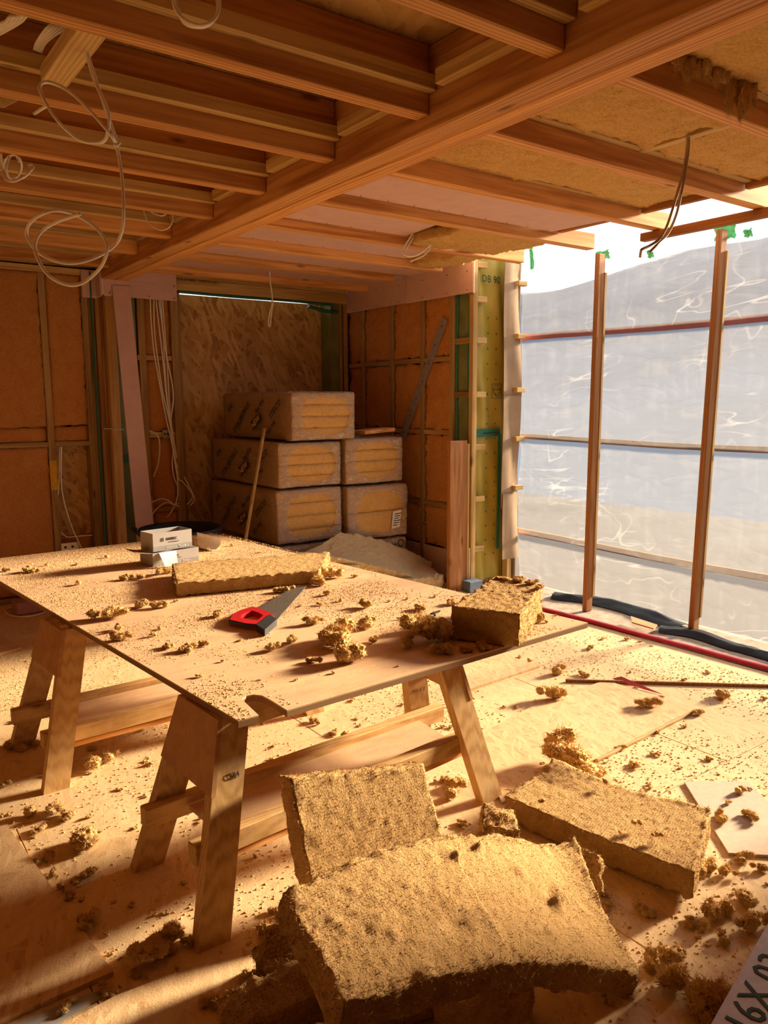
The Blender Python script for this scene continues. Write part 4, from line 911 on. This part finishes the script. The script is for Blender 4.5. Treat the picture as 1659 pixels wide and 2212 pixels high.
# ================================================================== FLOOR PIECES
def sheetpoly(name, label, pts, thick, mt, cat='board', z=0.0, edge=None):
    P = [at_z(x, y, z+thick) for x, y in pts]; pl = [(p[0], p[1]) for p in P]
    area = sum(pl[i][0]*pl[(i+1) % len(pl)][1]-pl[(i+1) % len(pl)][0]*pl[i][1] for i in range(len(pl)))
    if area < 0: pl = pl[::-1]
    V, F = prism(pl, z+.0008, z+thick); return tag(obj(name, V, F, mt), label, cat)
sheetpoly('loose_board', 'thin dusty board lying on the floor with a pale edge, beside the red tape scrap', ((1308, 1469), (1503, 1530), (1290, 1638), (1085, 1733), (1010, 1600), (1165, 1517)), .009, 'osb_sheet')
sheetpoly('loose_board', 'short strand board offcut on the floor between trestle and red strip', ((930, 1442), (1060, 1405), (1166, 1438), (1012, 1489)), .012, 'osb_sheet')
sheetpoly('loose_board', 'strand board sheet lying on the floor with its corner beside the trestle leg', ((245, 2098), (18, 1786), (-420, 1850), (-320, 2330), (0, 2205)), .014, 'osb_sheet')
sheetpoly('loose_board', 'strand board strip on the floor below the insulation heap', ((522, 2046), (700, 2140), (620, 2330), (130, 2330), (110, 2225), (250, 2150)), .012, 'osb_sheet')
sheetpoly('membrane_scrap', 'grey membrane strip showing between two floor boards', ((30, 2212), (200, 2142), (235, 2146), (90, 2230)), .003, 'grey_membrane', 'membrane')
sheetpoly('loose_board', 'pale board offcut with fluff on it, beside the flat slab', ((1478, 1688), (1614, 1688), (1700, 1770), (1720, 1850), (1574, 1842)), .010, 'gypsum')
sheetpoly('loose_board', 'dark edged board lying in the shade near the back wall', ((-60, 1330), (46, 1398), (-50, 1425), (-200, 1400)), .012, 'osb_sheet')
a, b = at_z(1222, 1470, .008), at_z(1720, 1483, .008); tag(bar('wood_strip', a, b, .016, .016, 'post_X'), 'long thin dark wood strip lying across the floor', 'strip')
a, b = at_z(1505, 1533, .008), at_z(1288, 1643, .008); tag(bar('wood_strip', a, b, .014, .013, 'pine_X'), 'thin pale strip along the edge of the loose board', 'strip')
V, F = slabquad([at_z(1322, 1466, .012), at_z(1395, 1490, .004), at_z(1432, 1500, .004), at_z(1342, 1461, .026)], .0012); tag(obj('tape_scrap', V, F, 'red_tape'), 'crumpled red tape scrap on the floor', 'tape')
a, b = at_z(288, 2175, .006), at_z(306, 2130, .006); tag(bar('nail', a, b, .0045, .0045, 'pine_X'), 'pale splinter lying alone on the floor', 'splinter')
# items by the walls
bk = thing('bucket', 'black builder tub standing behind the table', 'bucket', (1.98, 5.15, 0)); pr = [(.20, 0), (.26, .58), (.275, .60), (.285, .60), (.285, .57), (.27, .57), (.245, .3), (.21, .02), (.0001, .02)]
V, F = lathe([(.0001, 0)]+pr, 32); obj('tub', V+[1.98, 5.15, 0], F, 'black_rubber', bk, True)
V, F = tube([(1.70, 5.15, .57), (1.66, 5.1, .60), (1.66, 5.2, .62), (1.70, 5.25, .60)], .012, 6, 6); obj('handle', V, F, 'black_rubber', bk, True)
tag(box('site_box', (3.93, 4.30, 0), (4.06, 4.39, .085), 'blue_box'), 'small blue box at the foot of the wall corner', 'box')
q = at_y(146, 1180, 6.07)
def backbox(label, x0, x1, z0, z1, Y):
    r = thing('socket_box', label, 'socket box', ((x0+x1)/2, Y, z0), 'galvanised socket boxes')
    box('back_plate', (x0, Y+.035, z0), (x1, Y+.037, z1), 'galvanised', r, .0005)
    for lo, hi in (((x0, Y, z0), (x0+.002, Y+.035, z1)), ((x1-.002, Y, z0), (x1, Y+.035, z1)), ((x0, Y, z0), (x1, Y+.035, z0+.002)), ((x0, Y, z1-.002), (x1, Y+.035, z1))): box('side', lo, hi, 'galvanised', r, .0005)
    for i in range(2): V, F = lathe([(.0001, 0), (.011, 0), (.011, .001)], 10); V = V[:, [0, 2, 1]]*[1, -1, 1]; obj('knockout', V+[x0+(x1-x0)*(.3+.4*i), Y+.0348, (z0+z1)/2], F, 'screw', r)
backbox('galvanised double socket box low on the back wall beside the stud', 1.395, 1.525, .34, .415, 6.068)
backbox('galvanised socket box on the noggin beside the hanging cables', 2.222, 2.292, 1.178, 1.245, 6.06)
V, F = slabquad([(1.852, 5.975, 2.33), (1.835, 5.58, .0), (1.968, 5.58, .0), (1.982, 5.975, 2.33)], .013); tag(obj('plasterboard_strip', V, F, 'plasterboard'), 'long pink plasterboard strip leaning against the wall', 'plasterboard')
tag(box('wrapped_roll', (.99, 5.70, .001), (1.30, 5.86, .09), 'red_wrap', None, .03), 'pinkish wrapped bundle lying by the back wall', 'bundle')
tag(bar('lintel_tube', (2.46, 6.16, 2.362), (2.6, 6.16, 2.362), .01, .01, 'pine_X'), 'thin batten in the gap above the boarded window', 'batten')
# ================================================================== CABLES
def cam_pt(x, y, dep): d_ = _ray(x, y); d_ = d_/(CM[2] @ d_); return d_*dep+[0, 0, CAM_H]
def cable(label, pts, r=.0045, dep=None, wob=.0, mt='cable', seed=0, group=None, n=8):
    P = []
    for i, p in enumerate(pts):
        if len(p) == 3: P.append(np.array(p, float))
        else: P.append(cam_pt(p[0], p[1], dep+wob*math.sin(i*1.3+seed)))
    V, F = tube(P, r, n, 6); return tag(obj('cable', V, F, mt, None, True), label, 'cable', group)
d0 = float(CM[2] @ (at_z(180, 100, 2.46)-[0, 0, CAM_H]))
cable('long white cable hanging from the noggin in a big open loop', [(183, 92), (190, 128), (206, 178), (228, 226), (236, 258), (228, 300), (205, 308), (165, 298), (120, 255), (88, 200), (90, 180), (112, 179), (150, 198), (195, 240), (238, 290), (250, 312), (258, 345), (265, 400), (267, 450), (265, 490), (255, 520), (232, 542), (190, 562), (140, 568), (90, 550), (62, 520), (58, 496), (72, 474), (100, 458), (130, 455), (165, 465), (205, 490), (228, 520), (231, 545), (215, 580), (180, 610), (145, 615), (105, 595), (80, 555), (76, 525), (90, 500), (125, 478), (174, 462)], .0052, d0, .03)
cable('second white cable dropping from the noggin beside the loop', [(181, 92), (200, 150), (216, 200), (240, 270), (252, 302), (258, 308), (252, 314), (245, 312)], .0048, d0+.02, .01, seed=2)
d1 = float(CM[2] @ (at_z(425, 20, 2.48)-[0, 0, CAM_H])) if True else 2.0
for k in range(3): cable('white cable coil hanging between the joists overhead', [(372+3*k, -20), (378+4*k, 18), (398, 42+4*k), (430, 55+2*k), (458-2*k, 46+3*k), (472-k, 25), (475-4*k, -15)], .0045, d1+.02*k, .01, seed=k, group='cables coiled overhead')
d2 = float(CM[2] @ (at_z(35, 350, 2.45)-[0, 0, CAM_H]))
cable('small white cable coil hanging from the joist at the far bays', [(2, 330), (4, 360), (10, 385), (30, 392), (55, 380), (70, 365), (72, 358), (62, 356), (66, 368), (48, 385), (22, 386), (8, 368), (12, 345), (30, 334), (44, 345), (46, 365), (36, 382), (20, 384), (14, 360), (22, 338), (34, 336), (42, 350)], .0045, d2, .03)
d3 = float(CM[2] @ (at_z(340, 462, 2.48)-[0, 0, CAM_H]))
cable('thin white cable loop sagging at the beam end', [(310, 455), (318, 475), (332, 490), (350, 497), (366, 490), (373, 475), (372, 462)], .004, d3); cable('thin white cable sagging beside the loop at the beam', [(322, 455), (335, 462), (350, 466), (362, 460)], .004, d3+.02)
for k in range(5):
    cable('bundled white cable threaded through the joists', [at_z(-60+10*k, 60+6*k, 2.56), at_z(4+9*k, 50, 2.54), at_z(20+9*k, 38-k, 2.50), at_z(52+4*k, 10, 2.56)], .005, group='bundled cables threaded through joists')
    cable('bundled white cable beside the noggin between the joists', [at_z(74+3*k, 108+2*k, 2.55), at_z(82+5*k, 88, 2.52), at_z(108+9*k, 56+k, 2.53), at_z(150+8*k, 40, 2.58)], .005, group='bundled cables beside the noggin')
cable('grey white cable crossing a joist hole at the left bays', [at_z(70, 248, 2.56), at_z(95, 232, 2.53), at_z(118, 222, 2.56)], .006); V, F = slabquad([at_z(-5, 230, 2.50), at_z(8, 232, 2.49), at_z(42, 214, 2.54), at_z(-5, 210, 2.54)], .002); tag(obj('label_scrap', V, F, 'box_white'), 'pale scrap stuck between the joists', 'scrap')
d4 = float(CM[2] @ (at_z(1485, 290, 2.5)-[0, 0, CAM_H]))
cable('grey cable hanging from the cross batten with a hooked end', [(1484, 290), (1484, 320), (1476, 370), (1465, 410), (1452, 455), (1440, 490), (1425, 515), (1405, 530), (1388, 538), (1385, 542), (1383, 555)], .0055, d4, .02, 'cable_dark'); cable('grey cable hanging from the cross batten with a straight end', [(1488, 290), (1487, 325), (1480, 375), (1472, 415), (1462, 460), (1448, 495), (1434, 515), (1418, 530), (1403, 545)], .0055, d4+.02, .02, 'cable_dark', 1)
d5 = float(CM[2] @ (at_z(890, 482, 2.54)-[0, 0, CAM_H]))
cable('short white cable with a curled end hanging by the pink ceiling board', [(893, 480), (890, 505), (875, 530), (870, 545), (878, 552), (895, 552), (915, 542), (928, 530), (931, 528)], .005, d5); cable('short white cable with a straight end hanging by the pink ceiling board', [(896, 480), (893, 510), (882, 530), (874, 546), (884, 555), (905, 550), (922, 536), (930, 534), (915, 552), (886, 565)], .005, d5+.02)
d6 = float(CM[2] @ (at_z(583, 580, 2.5)-[0, 0, CAM_H])); cable('white cable hanging straight down before the boarded window', [(582, 575), (584, 610), (588, 640), (587, 660), (582, 680), (580, 702), (584, 703), (586, 680), (590, 655)], .0055, d6)
for k, pts in enumerate(([(324, 640), (326, 690), (330, 740), (334, 770), (345, 830), (358, 900), (372, 960), (378, 1000), (384, 1040), (382, 1080), (366, 1112), (360, 1118)], [(332, 640), (334, 720), (344, 800), (352, 850), (366, 910), (372, 950), (380, 1000), (385, 1030)], [(336, 640), (345, 720), (352, 780), (360, 860), (370, 930), (378, 990), (384, 1010)], [(342, 640), (350, 700), (358, 760), (372, 830), (374, 870), (368, 920), (378, 980), (384, 1030), (394, 1040)], [(346, 640), (352, 720), (356, 800), (362, 870), (372, 930), (374, 970), (372, 1000), (376, 1030), (384, 1050)], [(350, 640), (356, 720), (362, 800), (366, 880), (374, 940), (382, 990)])):
    cable('white cable dropping down the stud bay beside the boarded window', [at_y(x, y, 6.04+.008*k) for x, y in pts], .0052, group='cables in the stud bay')
cable('white cable end curling out low beside the window jamb', [at_y(x, y, 6.088-.04*i) for i, (x, y) in enumerate(((398, 1030), (408, 1050), (418, 1070), (420, 1080), (412, 1092)))], .005, group='cable ends beside the window jamb'); cable('white cable end curling out low beside the window jamb', [at_y(x, y, 6.088-.04*i) for i, (x, y) in enumerate(((394, 1040), (412, 1062), (416, 1075), (404, 1090)))], .005, group='cable ends beside the window jamb')
cable('white cable arching over the leaning pink strip foot', [at_y(x, y, 6.096-.03*(x-318)/30) for x, y in ((318, 1088), (326, 1086), (345, 1078), (362, 1080), (376, 1090), (388, 1094))], .005); cable('white cable bending towards the floor behind the pink strip', [at_y(x, y, 6.096-.02*(x-318)/30) for x, y in ((318, 1120), (328, 1112), (342, 1096), (360, 1085), (374, 1090), (386, 1088))], .005)
cable('white cable bowing out beside the upper socket box', [at_y(x, y, 6.05) for x, y in ((322, 930), (338, 938), (345, 958), (342, 1000), (332, 1030))], .005); cable('white cable poking through the timber post', [at_y(x, y, 6.036) for x, y in ((225, 926), (250, 927), (268, 928))], .004); cable('short white cable stub on the green membrane', [at_y(x, y, 6.113) for x, y in ((253, 1038), (262, 1040), (270, 1043))], .004)
cable('white cable running down the back wall to the floor', [at_y(x, y, 6.03) for x, y in ((133, 965), (132, 1010), (133, 1050), (140, 1090), (156, 1140), (172, 1175), (178, 1190))], .005); cable('white cable running down beside the painted stud', [at_y(x, y, 6.06) for x, y in ((129, 965), (128, 1020), (126, 1070))], .004)
cable('white cable lying across to the post low on the wall', [at_y(x, y, 6.03) for x, y in ((132, 1150), (146, 1160), (170, 1158), (200, 1156))], .004)
cable('white cable loop lying on the floor by the wrapped bundle', [at_z(x, y, .006) for x, y in ((100, 1322), (60, 1332), (25, 1330), (13, 1322), (20, 1314), (40, 1312))], .006)
# hanging batten
a, b = np.array([3.975, 2.13, 2.394]), np.array([3.975, 2.90, 2.394]); tag(bar('hanging_batten', a, b, .05, .045, 'post_Y'), 'dark batten fixed below two ceiling joist ends', 'batten')
# ================================================================== LOOSE FIBRE
CL = [clump_mesh('fluff_%d' % i, 200+i, nb=9+i % 5, hair=3200, sub=4, hl=.11, wd=.005) for i in range(8)]
CF = [clump_mesh('fluff_flat_%d' % i, 300+i, nb=10, spread=(1.2, .8, .14), hair=2600, sub=4, hl=.10, wd=.005) for i in range(4)]
CS = [clump_mesh('fluff_small_%d' % i, 400+i, nb=5, hair=500, sub=3, hl=.17, wd=.009) for i in range(5)]
for me in CL+CF+CS: me.materials.append(M['fibre_tuft'])
_k = 0
def where_floor(p):
    x, y = p[0], p[1]
    if y > 2.15 and .75 < x < 2.05: return 'under the plywood table'
    if x <= .75: return 'beside the loose strand board sheet' if y < 2.45 else 'by the trestle nearer the back wall'
    if x < 1.15 and y <= 2.15: return 'by the foot of the front trestle leg' if y > 1.6 else 'among the offcuts under the warped slab'
    if x > 2.45 and y > 1.75: return 'on the open floor towards the red strip' if y > 2.2 else 'near the thin pale strip on the floor'
    if y < 1.25: return 'on the floor before the flat slab'
    return 'on the floor around the flat slab'
def where_table(p):
    x, y = p[0], p[1]
    if y > 3.5: return 'near the grey cartons on the table'
    if x < 1.1: return 'along the open edge of the table' if y > 2.4 else 'near the notched end of the table'
    if x > 1.65 and y < 2.3: return 'near the thick insulation block on the table'
    if y > 2.75: return 'beside the thin slab and saw on the table'
    return 'on the table around the middle fluff heap'
def word(s, flat, a, b, c): return ('flattened ' if flat else 'fluffy ')+(a if s < .06 else b if s < .10 else c)
AUTO = {'floor clump': lambda p, s, f: (word(s, f, 'small clump', 'fist sized clump', 'broad clump')+' of golden fibre '+where_floor(p), 'loose clumps on the floor'),
        'floor crumb': lambda p, s, f: ('tiny crumb of golden fibre '+where_floor(p), 'small crumbs on the floor'),
        'table tuft': lambda p, s, f: (word(s, f, 'small tuft', 'fist sized tuft', 'broad tuft')+' of golden fibre '+where_table(p), 'loose tufts on the table'),
        'table crumb': lambda p, s, f: ('tiny crumb of golden fibre '+where_table(p), 'tiny crumbs on the table')}
def fluff(label, x, y, w, z, group=None, flat=False, squash=1.0, name='insulation_tuft', cat='insulation tuft', sx=1.0):
    """x,y: pixel of the base centre on the surface at height z; w: width in pixels"""
    global _k; _k += 1
    p = at_z(x, y, z); s = w/px_per_m(p)
    if label in AUTO: label, group = AUTO[label](p, s, flat)
    me = CF[_k % 4] if flat else (CS[_k % 5] if s < .045 else CL[_k % 8])
    o = link_mesh(name, me, None, None, p); s *= 1.05; o.scale = (s*sx, s, s*squash); o.rotation_euler = (0, 0, (_k*2.399) % 6.28); return tag(o, label, cat, group)
tt = 'table tuft'; tg = 'loose tufts on the table'
ts = 'table crumb'; tsg = 'tiny crumbs on the table'
for (x, y, w) in ((14, 1234, 20), (58, 1236, 24), (76, 1236, 26), (275, 1252, 32), (303, 1250, 28), (306, 1312, 34), (340, 1313, 34), (362, 1311, 22), (262, 1382, 48), (255, 1362, 26), (364, 1400, 30), (408, 1406, 42), (441, 1394, 30), (470, 1332, 28), (591, 1405, 38), (630, 1390, 42), (678, 1348, 44), (790, 1313, 34), (908, 1318, 34), (975, 1306, 30), (678, 1432, 36), (790, 1356, 40), (808, 1388, 30), (344, 1242, 34), (365, 1238, 28), (800, 1345, 26), (1008, 1408, 34), (1043, 1402, 42), (607, 1280, 34), (598, 1294, 20), (630, 1276, 18)):
    fluff(tt, x, y, w, T, tg)
for (x, y, w) in ((168, 1220, 14), (168, 1264, 16), (430, 1463, 15), (766, 1247, 16), (707, 1286, 18), (650, 1310, 12), (735, 1300, 12), (690, 1308, 14), (840, 1300, 10), (230, 1205, 10), (520, 1385, 14), (330, 1375, 16), (345, 1360, 12), (520, 1215, 12), (500, 1180, 10), (560, 1195, 9), (100, 1222, 9), (880, 1295, 9), (940, 1290, 12), (720, 1455, 10), (560, 1470, 9), (480, 1430, 9), (640, 1470, 9), (860, 1440, 10), (1180, 1345, 10), (1200, 1330, 9), (450, 1190, 10), (380, 1300, 10)):
    fluff(ts, x, y, w, T, tsg)
fluff('wide low heap of golden fluff on the table beside the open edge', 232, 1336, 88, T, flat=True, squash=.9)
fluff('big fluffy fibre heap in the middle of the table', 738, 1390, 118, T, squash=1.0); fluff('big fluffy fibre ball before the middle heap on the table', 755, 1430, 74, T, squash=1.15)
for i, (x, y, w, l) in enumerate(((925, 1385, 118, 'large shaded fluff heap against the cut insulation block'), (905, 1362, 70, 'fluff rising at the back of the shaded heap'), (955, 1412, 58, 'shaded fluff ball at the front of the heap by the block'), (880, 1400, 46, 'shaded fluff at the end of the heap away from the block'), (975, 1375, 50, 'shaded fluff pressed against the cut insulation block'))): fluff(l, x, y, w, T, squash=1.1)
fluff('ragged clump at the end of the thin slab on the table', 700, 1248, 78, T, squash=.9); fluff('ragged clump under the broken end of the thin slab', 690, 1262, 52, T)
fluff('ragged tuft at the end of the insulation block by the table edge', 1165, 1345, 30, T, squash=1.6)
# floor
ft = 'floor clump'; fg = 'loose clumps on the floor'; fs = 'floor crumb'; fsg = 'small crumbs on the floor'
fluff('round pale fluff ball on the floor beyond the trestle', 1192, 1510, 66, 0); fluff('fluff ball lying near the thin dark strip', 1208, 1455, 44, 0); fluff('flattened fluff lump near the red tape scrap', 1400, 1526, 54, .009)
fluff('large tangled fibre heap behind the flat slab', 1232, 1668, 150, 0.0, squash=.9); fluff('tangled fibre strand beside the large heap', 1285, 1672, 60, 0, squash=.7)
for (x, y, w) in ((1275, 1402, 26), (1262, 1460, 28), (1562, 1508, 40), (1508, 1544, 30), (1420, 1584, 20), (1340, 1618, 26), (1415, 1632, 22), (1370, 1656, 30), (1305, 1960, 60), (1394, 1972, 52), (1612, 1952, 56), (1500, 2002, 54), (1562, 2032, 50), (1604, 1858, 48), (96, 1757, 76), (143, 1768, 46), (83, 1797, 38), (12, 1762, 28), (185, 1828, 76), (193, 1893, 44), (116, 1890, 34), (93, 1862, 56), (150, 1912, 48), (147, 1936, 40), (190, 1998, 70), (216, 1648, 84), (60, 1618, 50), (300, 2108, 44), (225, 2142, 52), (143, 2180, 48), (390, 2045, 62), (350, 2030, 44), (681, 1562, 36), (720, 1585, 32), (755, 1597, 38), (845, 1564, 26), (942, 1548, 36), (942, 1592, 34), (978, 1710, 74), (960, 1690, 44), (1000, 1784, 34), (1095, 1708, 26), (1450, 2072, 62), (1570, 2142, 34), (1640, 1880, 40), (20, 1615, 40), (8, 1700, 30), (1510, 2024, 22), (160, 1600, 26), (30, 1560, 22), (200, 1620, 24), (545, 2130, 70), (470, 2180, 80), (600, 1975, 44)):
    fluff(ft, x, y, w, 0, fg, flat=(int(x) % 3 == 0), squash=.9)
fluff('dark shaded fluff heap at the foot of the front trestle leg', 340, 2062, 118, 0, squash=.8)
for (x, y, w, l) in ((1545, 1990, 90, 'long torn fibre mat beyond the crumbly heap by the near pack'), (1630, 2008, 76, 'papery fibre mat touching the edge of the near pack'), (1480, 2165, 150, 'largest crumbly fibre mat between warped slab and near pack'), (1440, 2110, 90, 'fibre mat pressed against the drooping slab corner'), (1540, 2195, 80, 'fibre mat at the foot of the green printed pack')): fluff(l, x, y, w, 0, 'torn fibre mats by the near pack', True, 1.6, sx=1.2)
fluff('crumbly tear at the corner of the flat slab', 1495, 1900, 74, 0, squash=1.1); fluff('papery torn fibre flake beside the flat slab corner', 1550, 1882, 80, 0, flat=True, squash=1.0); fluff('tuft at the end of the flat slab towards the pale offcut', 1555, 1778, 40, 0, squash=1.2)
for (x, y, w) in ((1600, 1712, 26), (1572, 1737, 20), (1620, 1768, 42), (1620, 1705, 12)): fluff('tuft of fibre lying on the pale board offcut', x, y, w, .01, 'tufts on the pale offcut')
for (x, y, w) in ((1308, 1694, 16), (1377, 1782, 22), (1419, 1808, 30), (1170, 1735, 16), (1340, 1800, 14)): fluff('tuft of fibre lying on the flat insulation slab', x, y, w, .112, 'tufts on the flat slab')
fluff('tuft sitting on the corner of the leaning offcut', 887, 1660, 34, .235)
for i, (x, y) in enumerate(((1085, 1250), (1120, 1252), (1150, 1258), (1165, 1268))): fluff('ragged tuft on top of the cut insulation block', x, y+4, 36, T+.135, 'ragged tufts on the block', squash=.6)
rr = np.random.default_rng(5); cnt = 0
while cnt < 190:
    x, y = rr.uniform(0, 1659), rr.uniform(1370, 2200)
    p = at_z(x, y, 0)
    if p[0] > 3.95: continue
    if 1.0 < p[0] < 2.3 and p[1] < 1.95 and x < 1250: continue
    fluff(fs, x, y, rr.uniform(6, 15)*(1+.6*(y-1370)/830), 0, fsg, squash=.7); cnt += 1
# tufts hanging from the ceiling bay
for (x, y, w, h, l) in ((1468, 130, .10, .13, 'ragged insulation tuft hanging from the ceiling beside the beam'), (1510, 150, .11, .10, 'middle ragged insulation tuft hanging from the ceiling bay'), (1545, 185, .10, .12, 'ragged insulation flap hanging over the ceiling batten'), (1600, 190, .12, .20, 'longest insulation tuft hanging from the ceiling bay')):
    p = at_y(x, y, bay(-1)[1]-.045); o = link_mesh('hanging_tuft', CL[(x//7) % 8], None, None, p+[0, 0, .10-h*.0]); o.location[2] = 2.552-.0; o.scale = (w, w*.6, -h*1.6); tag(o, l, 'insulation tuft')
    o.data = o.data.copy(); o.data.transform(Matrix.Diagonal((1, 1, -1, 1))); o.data.flip_normals(); o.scale = (w*1.25, w*.7, h*2.6); o.location[2] = 2.57
# dust and shavings nobody could count
def crumbs(name, label, pts, size, mt, seed):
    r = np.random.default_rng(seed); n = len(pts); V = np.zeros((n, 5, 3)); F = []
    a = r.uniform(0, 6.28, n); l = size*r.uniform(.4, 1.6, n); w = l*r.uniform(.2, .6, n); h = l*r.uniform(.15, .5, n)
    ca, sa = np.cos(a), np.sin(a)
    for k, (du, dv, dz) in enumerate(((-1, -1, 0), (1, -1, 0), (1, 1, 0), (-1, 1, 0), (0, 0, 1))):
        V[:, k, 0] = pts[:, 0]+ca*l*du/2-sa*w*dv/2; V[:, k, 1] = pts[:, 1]+sa*l*du/2+ca*w*dv/2; V[:, k, 2] = pts[:, 2]+h*dz
    for i in range(n): b = 5*i; F += [[b, b+1, b+4], [b+1, b+2, b+4], [b+2, b+3, b+4], [b+3, b, b+4]]
    return tag(obj(name, V.reshape(-1, 3), F, mt), label, 'dust', kind='stuff')
n = 46000; u = rr.uniform(0, 1, (n, 2)); X = .2+u[:, 0]*3.7; Y = .8+u[:, 1]*4.2
keep = fbm(np.stack([X*2.2, Y*2.2, X*0], 1), 4, 77) > rr.uniform(.30, .72, n); X, Y = X[keep], Y[keep]
crumbs('floor_dust', 'fine fibre crumbs and sawdust scattered over the floor', np.stack([X, Y, X*0+.0005], 1), .007, 'fibre_tuft', 3)
n = 60000; u = rr.uniform(0, 1, (n, 2)); A_, B_, Cc, Dd = map(np.array, (A, B, C_, D_)); P2 = A_+(B_-A_)*u[:, :1]+(D_-A_)*u[:, 1:]
keep = (fbm(np.stack([P2[:, 0]*3.5, P2[:, 1]*3.5, P2[:, 0]*0+9], 1), 4, 78) > rr.uniform(.36, .66, n))
nx0, nx1 = min(p[0] for p in n0)-.01, max(p[0] for p in n0)+.01; ny1 = max(p[1] for p in n0)+.01; keep &= ~((P2[:, 0] > nx0) & (P2[:, 0] < nx1) & (P2[:, 1] < ny1)); P2 = P2[keep]
crumbs('table_dust', 'golden sawdust and fibre crumbs spread over the table', np.stack([P2[:, 0], P2[:, 1], P2[:, 0]*0+T+.0003], 1), .005, 'fibre_tuft', 4)
